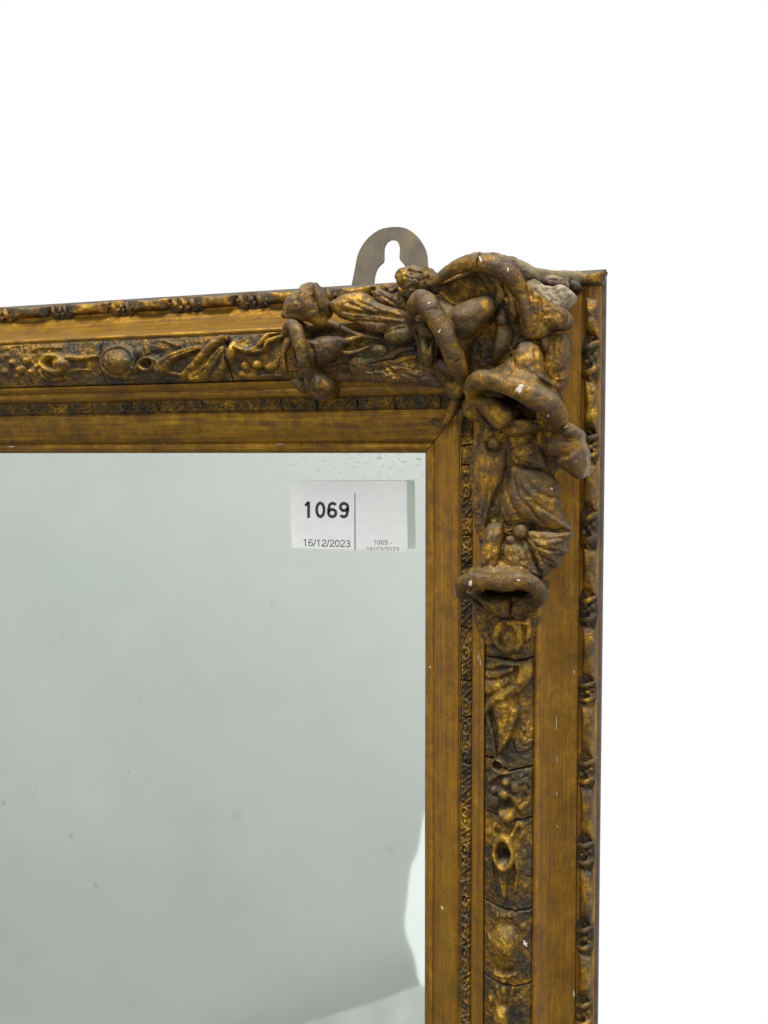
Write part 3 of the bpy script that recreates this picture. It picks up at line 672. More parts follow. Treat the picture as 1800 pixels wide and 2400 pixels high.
sculpt('leaf', [gfol([(1110,1430),(1180,1440),(1255,1425),(1262,1470),(1230,1520),(1150,1525),(1115,1480)], (1185,1465), 20.5, 3.8, 44, [[(1130,1430),(1150,1480),(1200,1510)],[(1190,1430),(1210,1480)],[(1240,1420),(1240,1490)]])], M['gilt'], mirror, seed=44, fine=0.3, label='crinkled leaf tucked below the lowest flower')
# flower with its mouth to the left, beside the outer bud
s = [roll(R1, [(190,930,30,9),(215,850,34,13),(280,790,37.5,16),(345,830,39.5,17),(380,960,41,17),(420,1120,41,16.5),(450,1290,40,15),(475,1420,37,14),(540,1520,34,12)]),
     pillow(P3(R1, [(200,890),(150,1000),(105,1150),(95,1300),(115,1460),(200,1470),(195,1320),(215,1160),(265,1010)], 27), 25.5, 2.6, 18, seed=51, rough=0.3),
     pillow(P3(R1, [(230,950),(330,940),(400,1100),(440,1300),(450,1450),(330,1470),(200,1460),(190,1250)], 26), 24, 2.2, 16, seed=52, rough=0.9),
     pillow(P3(R1, [(430,960),(520,985),(640,960),(800,922),(930,922),(1022,980),(1030,1080),(970,1190),(870,1270),(760,1340),(640,1420),(540,1400),(460,1250)], 32), 26.5, 8.5, 16, seed=53, pw=0.5, rough=0.4, center=at(*R1(720,1100), 32), veins=[(line2(R1, [(600,1130),(620,1250),(600,1380)], 33), 1.5, 0.8), (line2(R1, [(820,1150),(740,1240),(690,1330)], 33), 0.8, 0.7)])]
s.append(pillow(P3(R1, [(420,1430),(560,1420),(700,1500),(830,1610),(850,1750),(760,1850),(650,1900),(530,1870),(460,1760),(420,1600)], 30), 25, 7, 14, pw=0.5, rough=0.6, veins=[(line2(R1, [(700,1540),(720,1700),(700,1850)], 32), 1.3, 0.7), (line2(R1, [(560,1480),(590,1700),(640,1850)], 32), 1.8, 0.8), (line2(R1, [(480,1500),(500,1700),(560,1850)], 32), 0.8, 0.5)], seed=2))
s.append(pillow(P3(R1, [(210,1560),(330,1540),(440,1640),(450,1780),(330,1760),(230,1660)], 24), 19, 4, 12, seed=3))
s.append(skirt(R1, [(215,840,33),(280,775,36),(360,810,38.5),(400,950,39.5),(440,1110,39.5),(470,1280,38.5),(490,1410,36)], [(260,710,24),(380,720,26),(500,850,28),(540,1000,30),(580,1150,31),(610,1320,30),(650,1470,27)], seed=6, pw=1.0))
sculpt('flower', s, G, mirror, seed=1, smooth_it=5, amp=0.62, freq=0.17, fine=0.11, hollows=[(line2(R1, [(270,980),(330,1080),(370,1220),(390,1340),(330,1380),(260,1300),(240,1130)], 33), 6, 1.6)], cracks=[(line2(R1, [(340,1460),(440,1440),(560,1440)], 36), 1.0, 0.35)], label='trumpet flower with its mouth turned left and a folded lower petal')
# outer bud above it
s = [pillow(P3(R1, [(105,500),(130,400),(190,320),(280,250),(350,260),(370,180),(430,125),(520,115),(590,150),(640,240),(690,370),(740,460),(755,560),(690,640),(560,660),(500,720),(400,690),(250,670),(135,650),(105,580)], 36), 31, 9, 22, veins=[(line2(R1, [(350,240),(330,330),(360,420)], 38), 1.6, 0.9), (line2(R1, [(620,200),(600,400),(680,560)], 38), 0.9, 1.0)], seed=4, rough=0.5, center=at(*R1(430,460), 36)),
     tube(P3(R1, [(640,190,36),(690,350,37),(740,500,36)], 0), [1.6,2.2,2.0]),
     ball(at(*R1(690,715), 31), 4.6, 2.9, 4.0), tube(P3(R1, [(600,600,34),(690,720,32),(830,745,29)], 0), [4.5,3.2,1.8]),
     tube(P3(R1, [(170,620,33),(330,640,35),(520,680,34)], 0), [1.8,2.0,1.6])]
sculpt('bud', s, G, mirror, seed=2, label='stubby opening bud standing up above the top rail')
# stalks
sculpt('stem', [tube(P3(R1, [(800,735,29.5),(960,790,29),(1180,890,28),(1330,940,27.5),(1480,960,27)], 0), [1.9,1.7,1.3,1.3,1.0])], G, mirror, amp=0.15, seed=3, cracks=[(line2(R1, [(1020,680),(1030,760),(1005,860),(1045,930)], 29), 1.5, 0.3)])
sculpt('stem', [tube(P3(R1, [(1050,1030,29),(1130,1010,29),(1260,965,28),(1400,945,27.5),(1650,1000,26.5)], 0), [1.5,1.7,1.2,0.9,0.6])], G, mirror, amp=0.12, seed=4)
sculpt('stem', [tube(P3(R1, [(1010,1160,27.5),(1120,1195,28),(1280,1165,27.5),(1430,1105,26.5)], 0), [1.3,1.2,0.9,0.7])], G, mirror, amp=0.12, seed=5)
# broad veined leaf
lv = lambda *p: line2(Z2, p, 31)
s = [pillow(P3(Z2, [(552,705),(620,660),(700,630),(790,613),(870,632),(940,690),(1010,715),(1100,740),(1175,770),(1190,840),(1150,880),(1060,880),(980,935),(880,920),(820,875),(770,850),(700,830),(640,800),(590,760)], 29), 28, 4.6, 19, center=at(*Z2(860,770), 29), seed=6, rough=0.5, pw=0.38,
     veins=[(lv((1180,830),(1050,795),(900,785),(700,760)), 2.2, 0.8), (lv((1150,860),(1000,850),(800,835)), 1.9, 0.7), (lv((1120,770),(1000,720),(860,660)), 1.7, 0.7), (lv((900,785),(800,730),(720,700)), 1.2, 0.6), (lv((960,820),(860,810),(760,810)), 1.0, 0.5), (lv((1100,880),(980,900)), 0.8, 0.6), (lv((1000,790),(880,720),(800,690)), 0.9, 0.6)]),
     pillow(P3(Z2, [(975,960),(1000,900),(1080,850),(1170,850),(1225,910),(1225,960),(1160,1005),(1060,1018),(1000,1000)], 30), 27, 4.5, 18, seed=7, rough=0.3, veins=[(lv((1010,930),(1090,900),(1150,890)), 1.0, 0.7)])]
sculpt('leaf', s, G, mirror, seed=6, fine=0.14, label='broad leaf with long veins lying along the top rail')
s = [pillow(P3(Z2, [(900,610),(950,585),(1010,610),(1045,650),(1090,605),(1130,640),(1175,690),(1185,770),(1090,750),(1000,715),(930,690)], 27), 24.5, 4.0, 14, seed=8, rough=0.6, veins=[(lv((1150,760),(1060,690),(960,630)), 1.0, 0.7), (lv((1160,740),(1110,680),(1090,630)), 0.9, 0.6)])]
sculpt('leaf', s, G, mirror, seed=7, fine=0.16, label='small ragged leaf behind the broad veined leaf')
# broken lump behind the hanging plate
s = [pillow(P3(R2, [(238,390),(290,305),(420,262),(560,258),(660,290),(720,255),(790,330),(860,440),(850,540),(790,620),(650,690),(540,790),(450,760),(400,660),(310,560),(255,470)], 34), 29, 6.5, 10, seed=9, rough=1.1, pw=0.5, veins=[(line2(R2, [(660,280),(650,380),(700,480)], 36), 1.8, 0.6), (line2(R2, [(480,330),(640,370)], 36), 1.0, 0.5), (line2(R2, [(760,470),(820,480)], 35), 1.2, 0.4)])]
sculpt('bud', s, G, mirror, seed=8, amp=0.5, fine=0.25, label='broken stub of a bud in front of the hanging plate')
# large flower left of the corner
s = [roll(R2, [(560,960,35,15),(590,860,38,21),(680,800,40.5,25),(790,880,42,27),(900,1050,43,26.5),(1010,1250,43.5,25),(1100,1450,42.5,24),(1190,1650,40.5,22.5),(1260,1810,37.5,21),(1300,1940,33.5,14)]),
     roll(R2, [(560,960,35,15),(515,1040,33.5,13),(535,1160,31,10),(590,1290,29,7.5),(640,1430,27,6),(675,1600,26,4.5),(700,1730,25,4)]),
     pillow(P3(R2, [(560,1050),(700,1080),(860,1180),(970,1400),(1060,1600),(1160,1800),(1210,1940),(1060,1890),(900,1830),(760,1770),(700,1600),(650,1400),(580,1250)], 28), 25.5, 4.0, 14, seed=54, rough=0.5, center=at(*R2(850,1500), 28), veins=[(line2(R2, [(700,1370),(800,1400),(900,1380)], 29), 1.4, 0.7), (line2(R2, [(900,1800),(1020,1760),(1100,1700)], 29), 1.2, 0.7)]),
     pillow(P3(R2, [(830,730),(1000,780),(1150,880),(1260,880),(1400,830),(1560,760),(1680,770),(1700,900),(1640,1080),(1520,1280),(1400,1430),(1340,1600),(1290,1760),(1190,1500),(1080,1250),(960,1000)], 32), 27, 7.0, 14, seed=55, pw=0.5, rough=0.3, center=at(*R2(1330,1120), 32)),
     roll(R2, [(1250,1150,32.5,40),(1380,1060,33.5,39),(1510,970,33,34),(1630,890,31.5,28)])]
s.append(pillow(P3(R2, [(880,1680),(1000,1660),(1110,1740),(1180,1880),(1060,1870),(930,1830),(850,1780)], 33), 30.5, 3.2, 18, seed=33, rough=0.5))
s.append(tube(P3(R2, [(720,1420,32),(750,1560,33.5),(790,1750,31)], 0), [1.6,2.2,1.6])); s.append(tube(P3(R2, [(890,1440,34),(840,1570,35),(800,1720,32)], 0), [1.2,1.9,1.3]))
s.append(pillow(P3(R2, [(560,1080),(720,1120),(840,1230),(880,1340),(790,1360),(700,1360),(620,1290)], 34), 32.0, 3.0, 20, seed=10, rough=0.5))
s.append(skirt(R2, [(590,840,36.5),(700,790,39),(820,900,40.5),(930,1060,41.5),(1040,1260,42),(1130,1460,41),(1220,1660,39),(1290,1840,35.5)], [(780,680,25),(930,720,28),(1120,850,30.5),(1230,960,32),(1340,1200,32),(1370,1400,29),(1390,1600,26),(1400,1800,23)], seed=4, pw=0.95))
sculpt('flower', s, G, mirror, seed=9, smooth_it=5, amp=0.62, freq=0.17, fine=0.11, hollows=[(line2(R2, [(880,1330),(960,1420),(1040,1560),(1080,1690),(1000,1650),(900,1640),(880,1500)], 34), 6, 1.6)], cracks=[(line2(R2, [(1130,1670),(1180,1720),(1230,1720),(1270,1680)], 43), 0.9, 0.35), (line2(R2, [(830,970),(890,930),(960,935)], 43), 0.6, 0.3)], label='largest trumpet flower, its thick rolled lip slanting down to the right')
# hood leaf curling over the corner
s = [tube(P3(R2, [(905,640,32),(900,540,34),(990,440,35.5),(1140,330,36.5),(1290,262,37),(1440,225,37.5),(1570,215,37.5)], 0) , [1.8,2.2,2.6,3.2,3.7,4.2,4.6]),
     tube(P3(R3, [(160,160,37.5),(300,185,37.5),(430,235,37),(540,310,36),(610,410,34),(660,520,32)], 0), [4.7,4.8,4.8,4.8,4.2,3.4]),
     tube(P3(R3, [(330,300,34),(400,390,33.5),(430,480,33),(410,570,32),(370,630,30)], 0), [1.6,1.9,2.0,2.0,1.4]),
     tube(P3(R3, [(470,380,32),(530,480,32),(560,600,31),(565,700,30),(555,770,28)], 0), [1.2,1.7,2.0,2.1,1.6]),
     tube(P3(R3, [(600,420,33),(670,540,33),(710,680,32.5),(730,820,31.5),(725,950,30)], 0), [2.2,2.6,2.5,2.3,1.8]),
     tube(P3(R3, [(760,560,31),(795,700,31),(800,860,30)], 0), [1.4,1.5,1.2]),
     pillow(P3(R3, [(560,330),(700,370),(850,480),(980,570),(1080,620),(1140,700),(1140,800),(1080,860),(930,880),(890,960),(700,980),(640,880),(620,700),(580,520)], 31), 28.5, 4.5, 10, seed=11, rough=0.5, pw=0.45, center=at(*R3(800,680), 31), tilt=(-0.06,0.06), veins=[(line2(R3, [(760,480),(770,640),(760,900)], 32), 1.6, 0.8), (line2(R3, [(850,560),(860,700),(840,880)], 32), 1.5, 0.8), (line2(R3, [(950,620),(900,760),(880,860)], 32), 1.0, 0.7)]),
     pillow(P3(R3, [(860,640),(980,610),(1090,640),(1145,720),(1130,810),(1040,860),(930,850),(880,770)], 32), 29, 2.6, 12, seed=12, rough=0.3),
     pillow(P3(R2, [(950,660),(1030,520),(1200,420),(1450,380),(1700,400),(1850,520),(1880,700),(1700,790),(1500,790),(1330,860),(1160,850),(1040,760)], 25), 26.5, -3.0, 12, seed=13, rough=0.4, pw=0.8),
     pillow(P3(R2, [(950,560),(1100,400),(1300,300),(1500,250),(1659,260),(1830,340),(1950,480),(1940,640),(1800,560),(1600,440),(1350,420),(1100,520)], 28), 27, 5.0, 6, seed=14)]
sculpt('hood_leaf', s, G, mirror, seed=10, fine=0.16, cracks=[(line2(R3, [(195,290),(220,370),(290,470),(340,530)], 26), 0.9, 0.3), (line2(R3, [(180,250),(195,190),(215,120),(235,60)], 38), 1.4, 0.4)], label='big leaf curling over like a hood at the very corner')
# broken edge where the plaster shows
s = [pillow(P3(R3, [(700,390),(790,345),(900,400),(1000,420),(1090,400),(1195,490),(1120,590),(1000,640),(900,560),(800,480)], 30), 29.6, 1.0, 10, seed=15, rough=0.8, pw=0.3),
     ]
sculpt('broken_plaster', s, M['gesso'], mirror, seed=11, amp=0.35, fine=0.14, label='pale broken plaster beside the hooded leaf')
s = [tube(P3(R3, [(240,100,35),(380,105,34.5),(520,150,33),(640,200,31)], 0), [2.0,2.3,2.5,2.7]), tube(P3(R3, [(640,200,31),(760,285,27),(900,320,20),(1040,330,12),(1160,320,6),(1260,320,1)], 0), [2.8,3.4,3.6,3.4,3.0,3.0]),
     pillow(P3(R3, [(680,260),(800,250),(950,290),(1080,310),(1120,370),(1060,420),(850,400),(730,400)], 22), 20, 4, 0, seed=16, rough=0.8)]
sculpt('broken_plaster', s, M['gesso_dirty'], mirror, seed=12, amp=0.4, fine=0.16, label='ridge of dusty broken plaster running to the top corner')
sculpt('bole_patch', [pillow(P3(R3, [(805,330),(850,305),(950,340),(1070,370),(1075,400),(1000,415),(900,380),(820,360)], 25.5), 24.5, 1.2, 16, seed=17, rough=0.4)], M['bole'], mirror, seed=13, amp=0.2)
sculpt('bole_patch', [tube(P3(R3, [(400,128,38.6),(500,165,38.0),(570,205,37),(620,250,35.5)], 0), [1.0,1.5,1.5,1.0])], M['bole'], mirror, seed=14, amp=0.3)
sculpt('dark_knob', [pillow(P3(R3, [(1095,330),(1150,305),(1230,325),(1268,390),(1240,430),(1165,430),(1105,390)], 8), 3, 5, -4, seed=18, rough=0.5)], M['tarnish'], mirror, seed=15, amp=0.3)
# buds and lobes inside the corner
sculpt('bud', [pillow(P3(R3, [(400,785),(500,778),(545,860),(560,950),(520,1080),(430,1190),(350,1265),(310,1240),(318,1100),(340,950),(370,850)], 28), 24, 5.5, 17, seed=19), tube(P3(R3, [(430,700,25),(445,790,28)], 0), [2.0,3.0])], G, mirror, seed=16, label='plump golden bud hanging in the hollow of the corner')
sculpt('bud', [pillow(P3(R3, [(850,950),(935,950),(950,1040),(930,1110),(880,1120),(845,1040)], 28), 25, 3.0, 18, seed=20)], G, mirror, seed=17, amp=0.2, label='tiny drop-shaped bud below the hooded leaf')
sculpt('leaf', [pillow(P3(R3, [(890,960),(1000,935),(1110,920),(1135,1060),(1110,1230),(1060,1330),(960,1390),(860,1400),(880,1200)], 26), 22.5, 3.6, 10, seed=21, rough=0.4, veins=[(line2(R3, [(1060,960),(1040,1150),(960,1350)], 26), 0.8, 0.6), (line2(R3, [(980,960),(990,1150),(930,1320)], 26), 0.8, 0.6)])], G, mirror, seed=18, label='long smooth leaf under the hooded leaf beside the cove')
# flower hanging below the corner
s = [roll(R4, [(105,400,34,12),(125,300,38,18),(215,228,41,21),(360,250,42.5,20),(500,280,43.5,22),(640,332,44,25),(770,402,44,26.5),(890,462,43.5,26.5),(1000,540,42,25.5),(1048,640,39,22),(1015,715,34,15),(930,762,29.5,9)]),
     roll(R4, [(105,400,34,12),(120,500,31.5,9),(180,610,29,7),(260,690,27,5.5),(330,770,26,4.5)]),
     pillow(P3(R4, [(130,430),(300,420),(560,470),(800,540),(960,640),(900,750),(700,825),(540,845),(400,770),(250,680)], 27), 25.5, 2.0, 14, seed=56, rough=0.5),
     pillow(P3(R3, [(605,1022),(700,996),(790,1033),(845,1130),(872,1260),(900,1400),(980,1480),(780,1500),(560,1450),(420,1400),(440,1330),(500,1240),(535,1130)], 34), 28, 8.0, 12, seed=57, pw=0.45, rough=0.4, center=at(*R3(690,1260), 34), tilt=(0,-0.10), veins=[(line2(R3, [(560,1180),(580,1300),(560,1400)], 35), 0.8, 0.9), (line2(R3, [(800,1120),(815,1260),(830,1400)], 35), 1.0, 0.9)])]
s.append(pillow(P3(R4, [(575,655),(660,640),(780,690),(890,740),(800,790),(650,835),(540,845),(510,760)], 31), 30.0, 3.4, 16, seed=22, rough=0.5, veins=[(line2(R4, [(640,660),(600,830)], 29), 0.7, 0.5)]))
s.append(pillow(P3(R4, [(115,400),(290,415),(440,490),(555,555),(560,640),(490,720),(400,765),(300,695),(200,580)], 34), 32.0, 4.2, 16, seed=23, rough=0.3))
s.append(skirt(R4, [(118,310,36.5),(215,228,39.5),(360,250,41),(500,280,42),(640,332,42.5),(770,402,42.5),(890,462,42),(1010,560,39)], [(150,190,25),(260,140,27),(400,90,29.5),(520,20,31.5),(680,0,32.5),(800,60,31.5),(890,160,28),(1020,330,23)], seed=3, pw=1.0))
s.append(pillow(P3(R4, [(130,320),(300,290),(440,380),(420,470),(250,450),(140,430)], 27), 26, 2.5, 12, seed=61))
sculpt('flower', s, G, mirror, seed=19, smooth_it=5, amp=0.62, freq=0.17, fine=0.11, hollows=[(line2(R4, [(350,425),(420,440),(560,470),(700,510),(790,560),(800,640),(720,655),(640,640),(575,650),(560,560),(440,490)], 33), 15, 1.6)], label='trumpet flower with a wide lip overhanging its dark mouth, just below the corner')
# bud that pushes out over the cove
s = [pillow(P3(R4, [(935,840),(1010,740),(1060,690),(1130,690),(1210,740),(1280,800),(1275,890),(1310,1000),(1335,1160),(1320,1270),(1270,1305),(1180,1270),(1060,1195),(1000,1150),(1005,1060),(930,960)], 34), 28, 8, 12, seed=24, rough=0.3, veins=[(line2(R4, [(1100,870),(1190,880),(1280,850)], 36), 1.5, 1.0), (line2(R4, [(1050,770),(1150,775),(1220,770)], 36), 0.9, 0.35), (line2(R4, [(1030,1060),(1150,1060),(1250,960)], 36), 1.2, 1.0)]),
     ball(at(*R4(1030,960), 33), 4.6, 4.6, 4.5), ball(at(*R4(1180,800), 34), 3.8, 2.6, 3.5)]
sculpt('bud', s, G, mirror, seed=20, amp=0.5, label='knobbly three-lobed bud reaching out over the smooth cove')
for x, y, r in ((310,820,2.1),(357,930,3.0)):
    sculpt('berry', [ball(at(*R4(x, y), 28.5), r*0.95, r*0.95, r*0.9)], G, mirror, voxel=0.3, amp=0.1, fine=0.05, seed=int(x))
# leaves below the flower
lw = lambda c, *p: line2(c, p, 28)
sculpt('leaf', [pillow(P3(R4, [(230,890),(300,1000),(370,990),(440,970),(480,1010),(462,1200),(410,1370),(340,1500),(300,1640),(260,1800),(240,1830),(210,1740),(180,1500),(130,1330),(120,1130),(150,980)], 28), 24.5, 4.4, 16, seed=25, center=at(*R4(290,1250), 28), veins=[(lw(R4, (330,1010),(350,1150),(310,1400),(250,1700)), 1.2, 0.8), (lw(R4, (250,960),(230,1200),(230,1450)), 0.5, 0.6)])], G, mirror, seed=21, label='long pointed leaf hanging along the inner edge')
sculpt('leaf', [pillow(P3(R4, [(520,1020),(620,930),(760,920),(850,990),(910,1090),(900,1180),(800,1200),(680,1170),(560,1130)], 28), 25.5, 3.6, 16, seed=26, rough=1.2, veins=[(lw(R4, (560,1110),(680,1060),(800,1040)), 0.8, 0.5), (lw(R4, (700,960),(820,1050),(880,1150)), 0.8, 0.5)])], G, mirror, seed=22, fine=0.3, label='crumpled leaf with flaking gold under the wide-lipped flower')
s = [pillow(P3(R4, [(530,1160),(700,1190),(850,1215),(970,1270),(1040,1370),(1052,1480),(1020,1500),(1062,1560),(1060,1660),(1110,1770),(1172,1862),(1050,1860),(900,1850),(800,1800),(690,1770),(560,1800),(470,1800),(420,1700),(400,1560),(440,1430),(520,1300)], 28), 25, 5.2, 15, seed=27, center=at(*R4(720,1520), 28), rough=0.25,
     veins=[(lw(R4, (560,1250),(620,1480),(760,1640),(900,1830)), 1.3, 0.8), (lw(R4, (480,1420),(560,1600),(640,1760)), 1.3, 0.7), (lw(R4, (440,1560),(490,1700),(520,1790)), 1.2, 0.6), (lw(R4, (700,1300),(820,1450),(960,1500)), 0.9, 0.8), (lw(R4, (660,1400),(820,1580),(1000,1700)), 1.0, 0.8), (lw(R4, (640,1320),(650,1420),(700,1500)), 1.0, 0.9)])]
sculpt('leaf', s, G, mirror, seed=23, cracks=[(line2(R5, [(270,400),(300,365),(420,395),(540,410),(660,375),(800,400)], 29), 2.0, 0.4)], label='large leaf with many long furrows above the lowest flower')
s = [pillow(P3(R5, [(690,500),(860,490),(1040,505),(1172,500),(1172,560),(1105,610),(1125,700),(1115,745),(1045,770),(1050,850),(1030,890),(950,890),(900,980),(850,1000),(800,870),(750,740),(700,620)], 29), 26, 4.0, 14, seed=28, center=at(*R5(890,650), 29), rough=0.4,
     veins=[(lw(R5, (720,540),(820,640),(880,820)), 0.8, 0.7), (lw(R5, (780,560),(930,580),(1080,560)), 0.8, 0.7), (lw(R5, (820,640),(950,690),(1060,700)), 0.8, 0.6), (lw(R5, (850,740),(930,790),(1000,820)), 0.7, 0.5)])]
sculpt('leaf', s, G, mirror, seed=24, fine=0.2, label='short leaf with a sharply toothed edge beside the lowest flower')
# lowest flower
s = [roll(Z4, [(430,1295,33,11),(448,1215,38,16.5),(540,1192,41,19.5),(660,1202,42.5,20.5),(800,1207,43,20.5),(920,1198,42.5,20),(1010,1242,41,19),(1050,1320,38,16),(1012,1392,33,10),(930,1440,28.5,6)]),
     roll(Z4, [(430,1295,33,11),(480,1325,30.5,7),(560,1390,27,5),(640,1445,25,4)]),
     pillow(P3(Z4, [(470,1300),(640,1290),(900,1280),(1010,1330),(940,1430),(830,1485),(740,1490),(620,1430)], 26), 24.5, 2.0, 12, seed=58, rough=0.6),
     pillow(P3(R5, [(265,425),(400,400),(445,480),(440,620),(425,780),(410,960),(200,960),(195,800),(220,600)], 31), 26, 7.5, 14, seed=59, pw=0.5, rough=0.5, tilt=(0,-0.10), veins=[(line2(R5, [(330,450),(320,650),(330,850)], 32), 0.8, 0.8)]),
     pillow(P3(R5, [(425,640),(540,585),(690,590),(745,720),(800,880),(850,980),(620,1000),(440,960),(420,800)], 31), 26.5, 6.0, 14, seed=60, pw=0.45, rough=0.5, tilt=(0,-0.10))]
s.append(ball(at(*R5(640,500), 28.5), 3.8, 3.8, 3.4)); s.append(ball(at(*R5(545,585), 28), 3.0, 2.6, 3.0))
s.append(pillow(P3(Z4, [(530,1310),(640,1345),(760,1340),(805,1370),(790,1480),(700,1475),(600,1400)], 32), 29.5, 3.6, 14, seed=29, rough=0.9)); s.append(pillow(P3(Z4, [(825,1390),(890,1345),(1000,1330),(1000,1390),(910,1440),(830,1480)], 32), 30.0, 3.6, 14, seed=30, rough=0.9))
s.append(skirt(Z4, [(448,1205,36.5),(540,1182,39.5),(660,1190,41),(800,1195,41.5),(920,1186,41),(1010,1230,39.5),(1045,1310,36.5)], [(500,1110,25),(560,1060,29),(650,1040,31),(760,1050,31),(880,1060,31),(970,1130,28),(1060,1250,23)], seed=5))
sculpt('flower', s, G, mirror, seed=25, fine=0.13, smooth_it=4, amp=0.5, freq=0.17, hollows=[(line2(Z4, [(600,1285),(740,1280),(870,1270),(940,1285),(890,1335),(760,1338),(640,1345),(570,1310)], 33), 15, 1.4)], cracks=[(line2(R5, [(480,480),(440,640),(450,760)], 30), 0.8, 0.7), (line2(R5, [(640,600),(720,720),(800,900)], 30), 1.0, 0.7)], label='lowest trumpet flower, its straight lip over a black mouth')
# folded leaves at the sight corner over the mitre
s = [pillow(P3(Z3, [(240,1130),(330,1090),(420,1120),(470,1180),(430,1240),(370,1285),(300,1240)], 24), 20, 3.4, 8, seed=31, rough=0.4),
     tube(P3(Z3, [(390,1290,17),(360,1360,16),(330,1440,14),(270,1475,11.5),(205,1450,10.5)], 0), [2.6,2.6,2.0,1.5,1.2])]
sculpt('leaf', s, G, mirror, seed=26, label='small curled leaf left of the open mitre')
s = [pillow(P3(Z3, [(430,1300),(500,1240),(540,1300),(580,1400),(570,1460),(490,1440),(440,1390)], 22), 19, 3.2, 8, seed=32, rough=0.4), tube(P3(Z3, [(440,1380,17),(420,1470,14),(440,1560,12)], 0), [1.8,1.6,1.0])]
sculpt('leaf', s, G, mirror, seed=27, label='small folded leaf right of the open mitre')

# ---- chips of bare gesso, found on the finished surface ------------------
bpy.context.view_layer.update()
trees = []
for o in list(S.objects):
    if o.type == 'MESH' and o.parent and o.name.split('.')[0] not in ('glass_pane',):
        mwx = o.matrix_world; vs = [mwx @ v.co for v in o.data.vertices]
        trees.append(BVHTree.FromPolygons(vs, [tuple(p.vertices) for p in o.data.polygons]))
def surface(px, py):
    d = Vector(RM @ np.array([(px-900)/FPX, 1.0, -(py-1200)/FPX])).normalized(); o = Vector(CAM); best = None
    for t in trees:
        r = t.ray_cast(o, d, 2.0)
        if r[0] is not None and (best is None or r[3] < best[2]): best = (r[0], r[1] if r[1].dot(d) < 0 else -r[1], r[3])
    return best
def chip(px, py, w, h, ang=0, material='chip', seed=0, thick=0.35):
    hit = surface(px, py)
    if not hit: return
    c, nrm = hit[0], hit[1]; rg = random.Random(seed); n = 11
    q = nrm.to_track_quat('Z', 'Y').to_matrix(); V = []; F = []
    up = Vector((math.sin(ang), 0, math.cos(ang))); up = (up - nrm*up.dot(nrm)).normalized(); rt_ = up.cross(nrm)
    for t, lift in ((0.0, thick), (0.75, thick*0.9), (1.0, -0.25)):
        for j in range(n if t else 1):
            a = 2*math.pi*j/n; k = 1 if not t else (0.50+0.70*random.Random(seed*31+j).random())
            V.append(c + (rt_*math.cos(a)*w*MMPX/2*t*k + up*math.sin(a)*h*MMPX/2*t*k + nrm*lift)/1000)
    F = [(0, 1+j, 1+(j+1)%n) for j in range(n)] + [(1+j, 1+n+j, 1+n+(j+1)%n, 1+(j+1)%n) for j in range(n)]
    me = bpy.data.meshes.new('chip'); me.from_pydata([tuple(v) for v in V], [], F); me.update()
    link('gesso_chip', me, mirror, [M[material]])
chips = [(1219,912,20,26,0.5),(1285,974,9,9,0),(1102,1366,11,20,0.3),(1215,1360,9,6,0),(1122,1540,7,34,0.1),(1126,1552,4,22,0),(1231,2213,10,18,-0.5),(1036,2128,12,12,0),
         (1304,1695,2.5,42,0),(1305,1780,2.2,22,0),(1305,1860,2,14,0),(1346,1575,6,12,0),(1345,2330,5,28,0),(1005,710,6,10,0.6),(1030,776,5,14,0.5),(1126,607,6,26,-0.3),(1190,632,5,12,0),(1420,652,14,7,0.3),(1293,1145,7,7,0),
         (1008,1563,5,6,0),(28,1047,32,4,0),(655,1041,26,4,0),(1306,1937,3,8,0),(1398,1777,6,4,0)]
for i, (x, y, w, h, a) in enumerate(chips): chip(x, y, w, h, a, 'chip', i+1, 0.22)

# ================================================================== price sticker on the glass
LC = crop(650, 1050, 4.484)
lab = bpy.data.objects.new('lot_sticker', None); S.collection.objects.link(lab); lab.empty_display_size = 0.02
lab['label'] = 'white paper sticker printed 1069 and 16/12/2023 on the mirror glass'; lab['category'] = 'sticker'
corners = [(150,1050),(1370,1085),(1360,345),(140,350)]
def rounded(cs, r, n=6):
    cs = np.array(cs, float); out = []
    for i in range(4):
        p, a, b_ = cs[i], cs[i-1], cs[(i+1)%4]; u = (a-p)/np.linalg.norm(a-p); v = (b_-p)/np.linalg.norm(b_-p)
        for k in range(n):
            t = k/(n-1); out.append((1-t)**2*(p+u*r) + 2*t*(1-t)*p + t*t*(p+v*r))
    return np.array(out)
ol = rounded(corners, 34); hL = GL + 0.10
pf = np.array([at(*LC(x, y), hL) for x, y in ol]); n = len(pf)
link('paper', mesh_mm(pf, [tuple(range(n))], False), lab, [M['paper']])
def arc(cx, cy, rx, ry, a0, a1, n=16): return [(cx+rx*math.cos(math.radians(a)), cy+ry*math.sin(math.radians(a))) for a in np.linspace(a0, a1, n)]
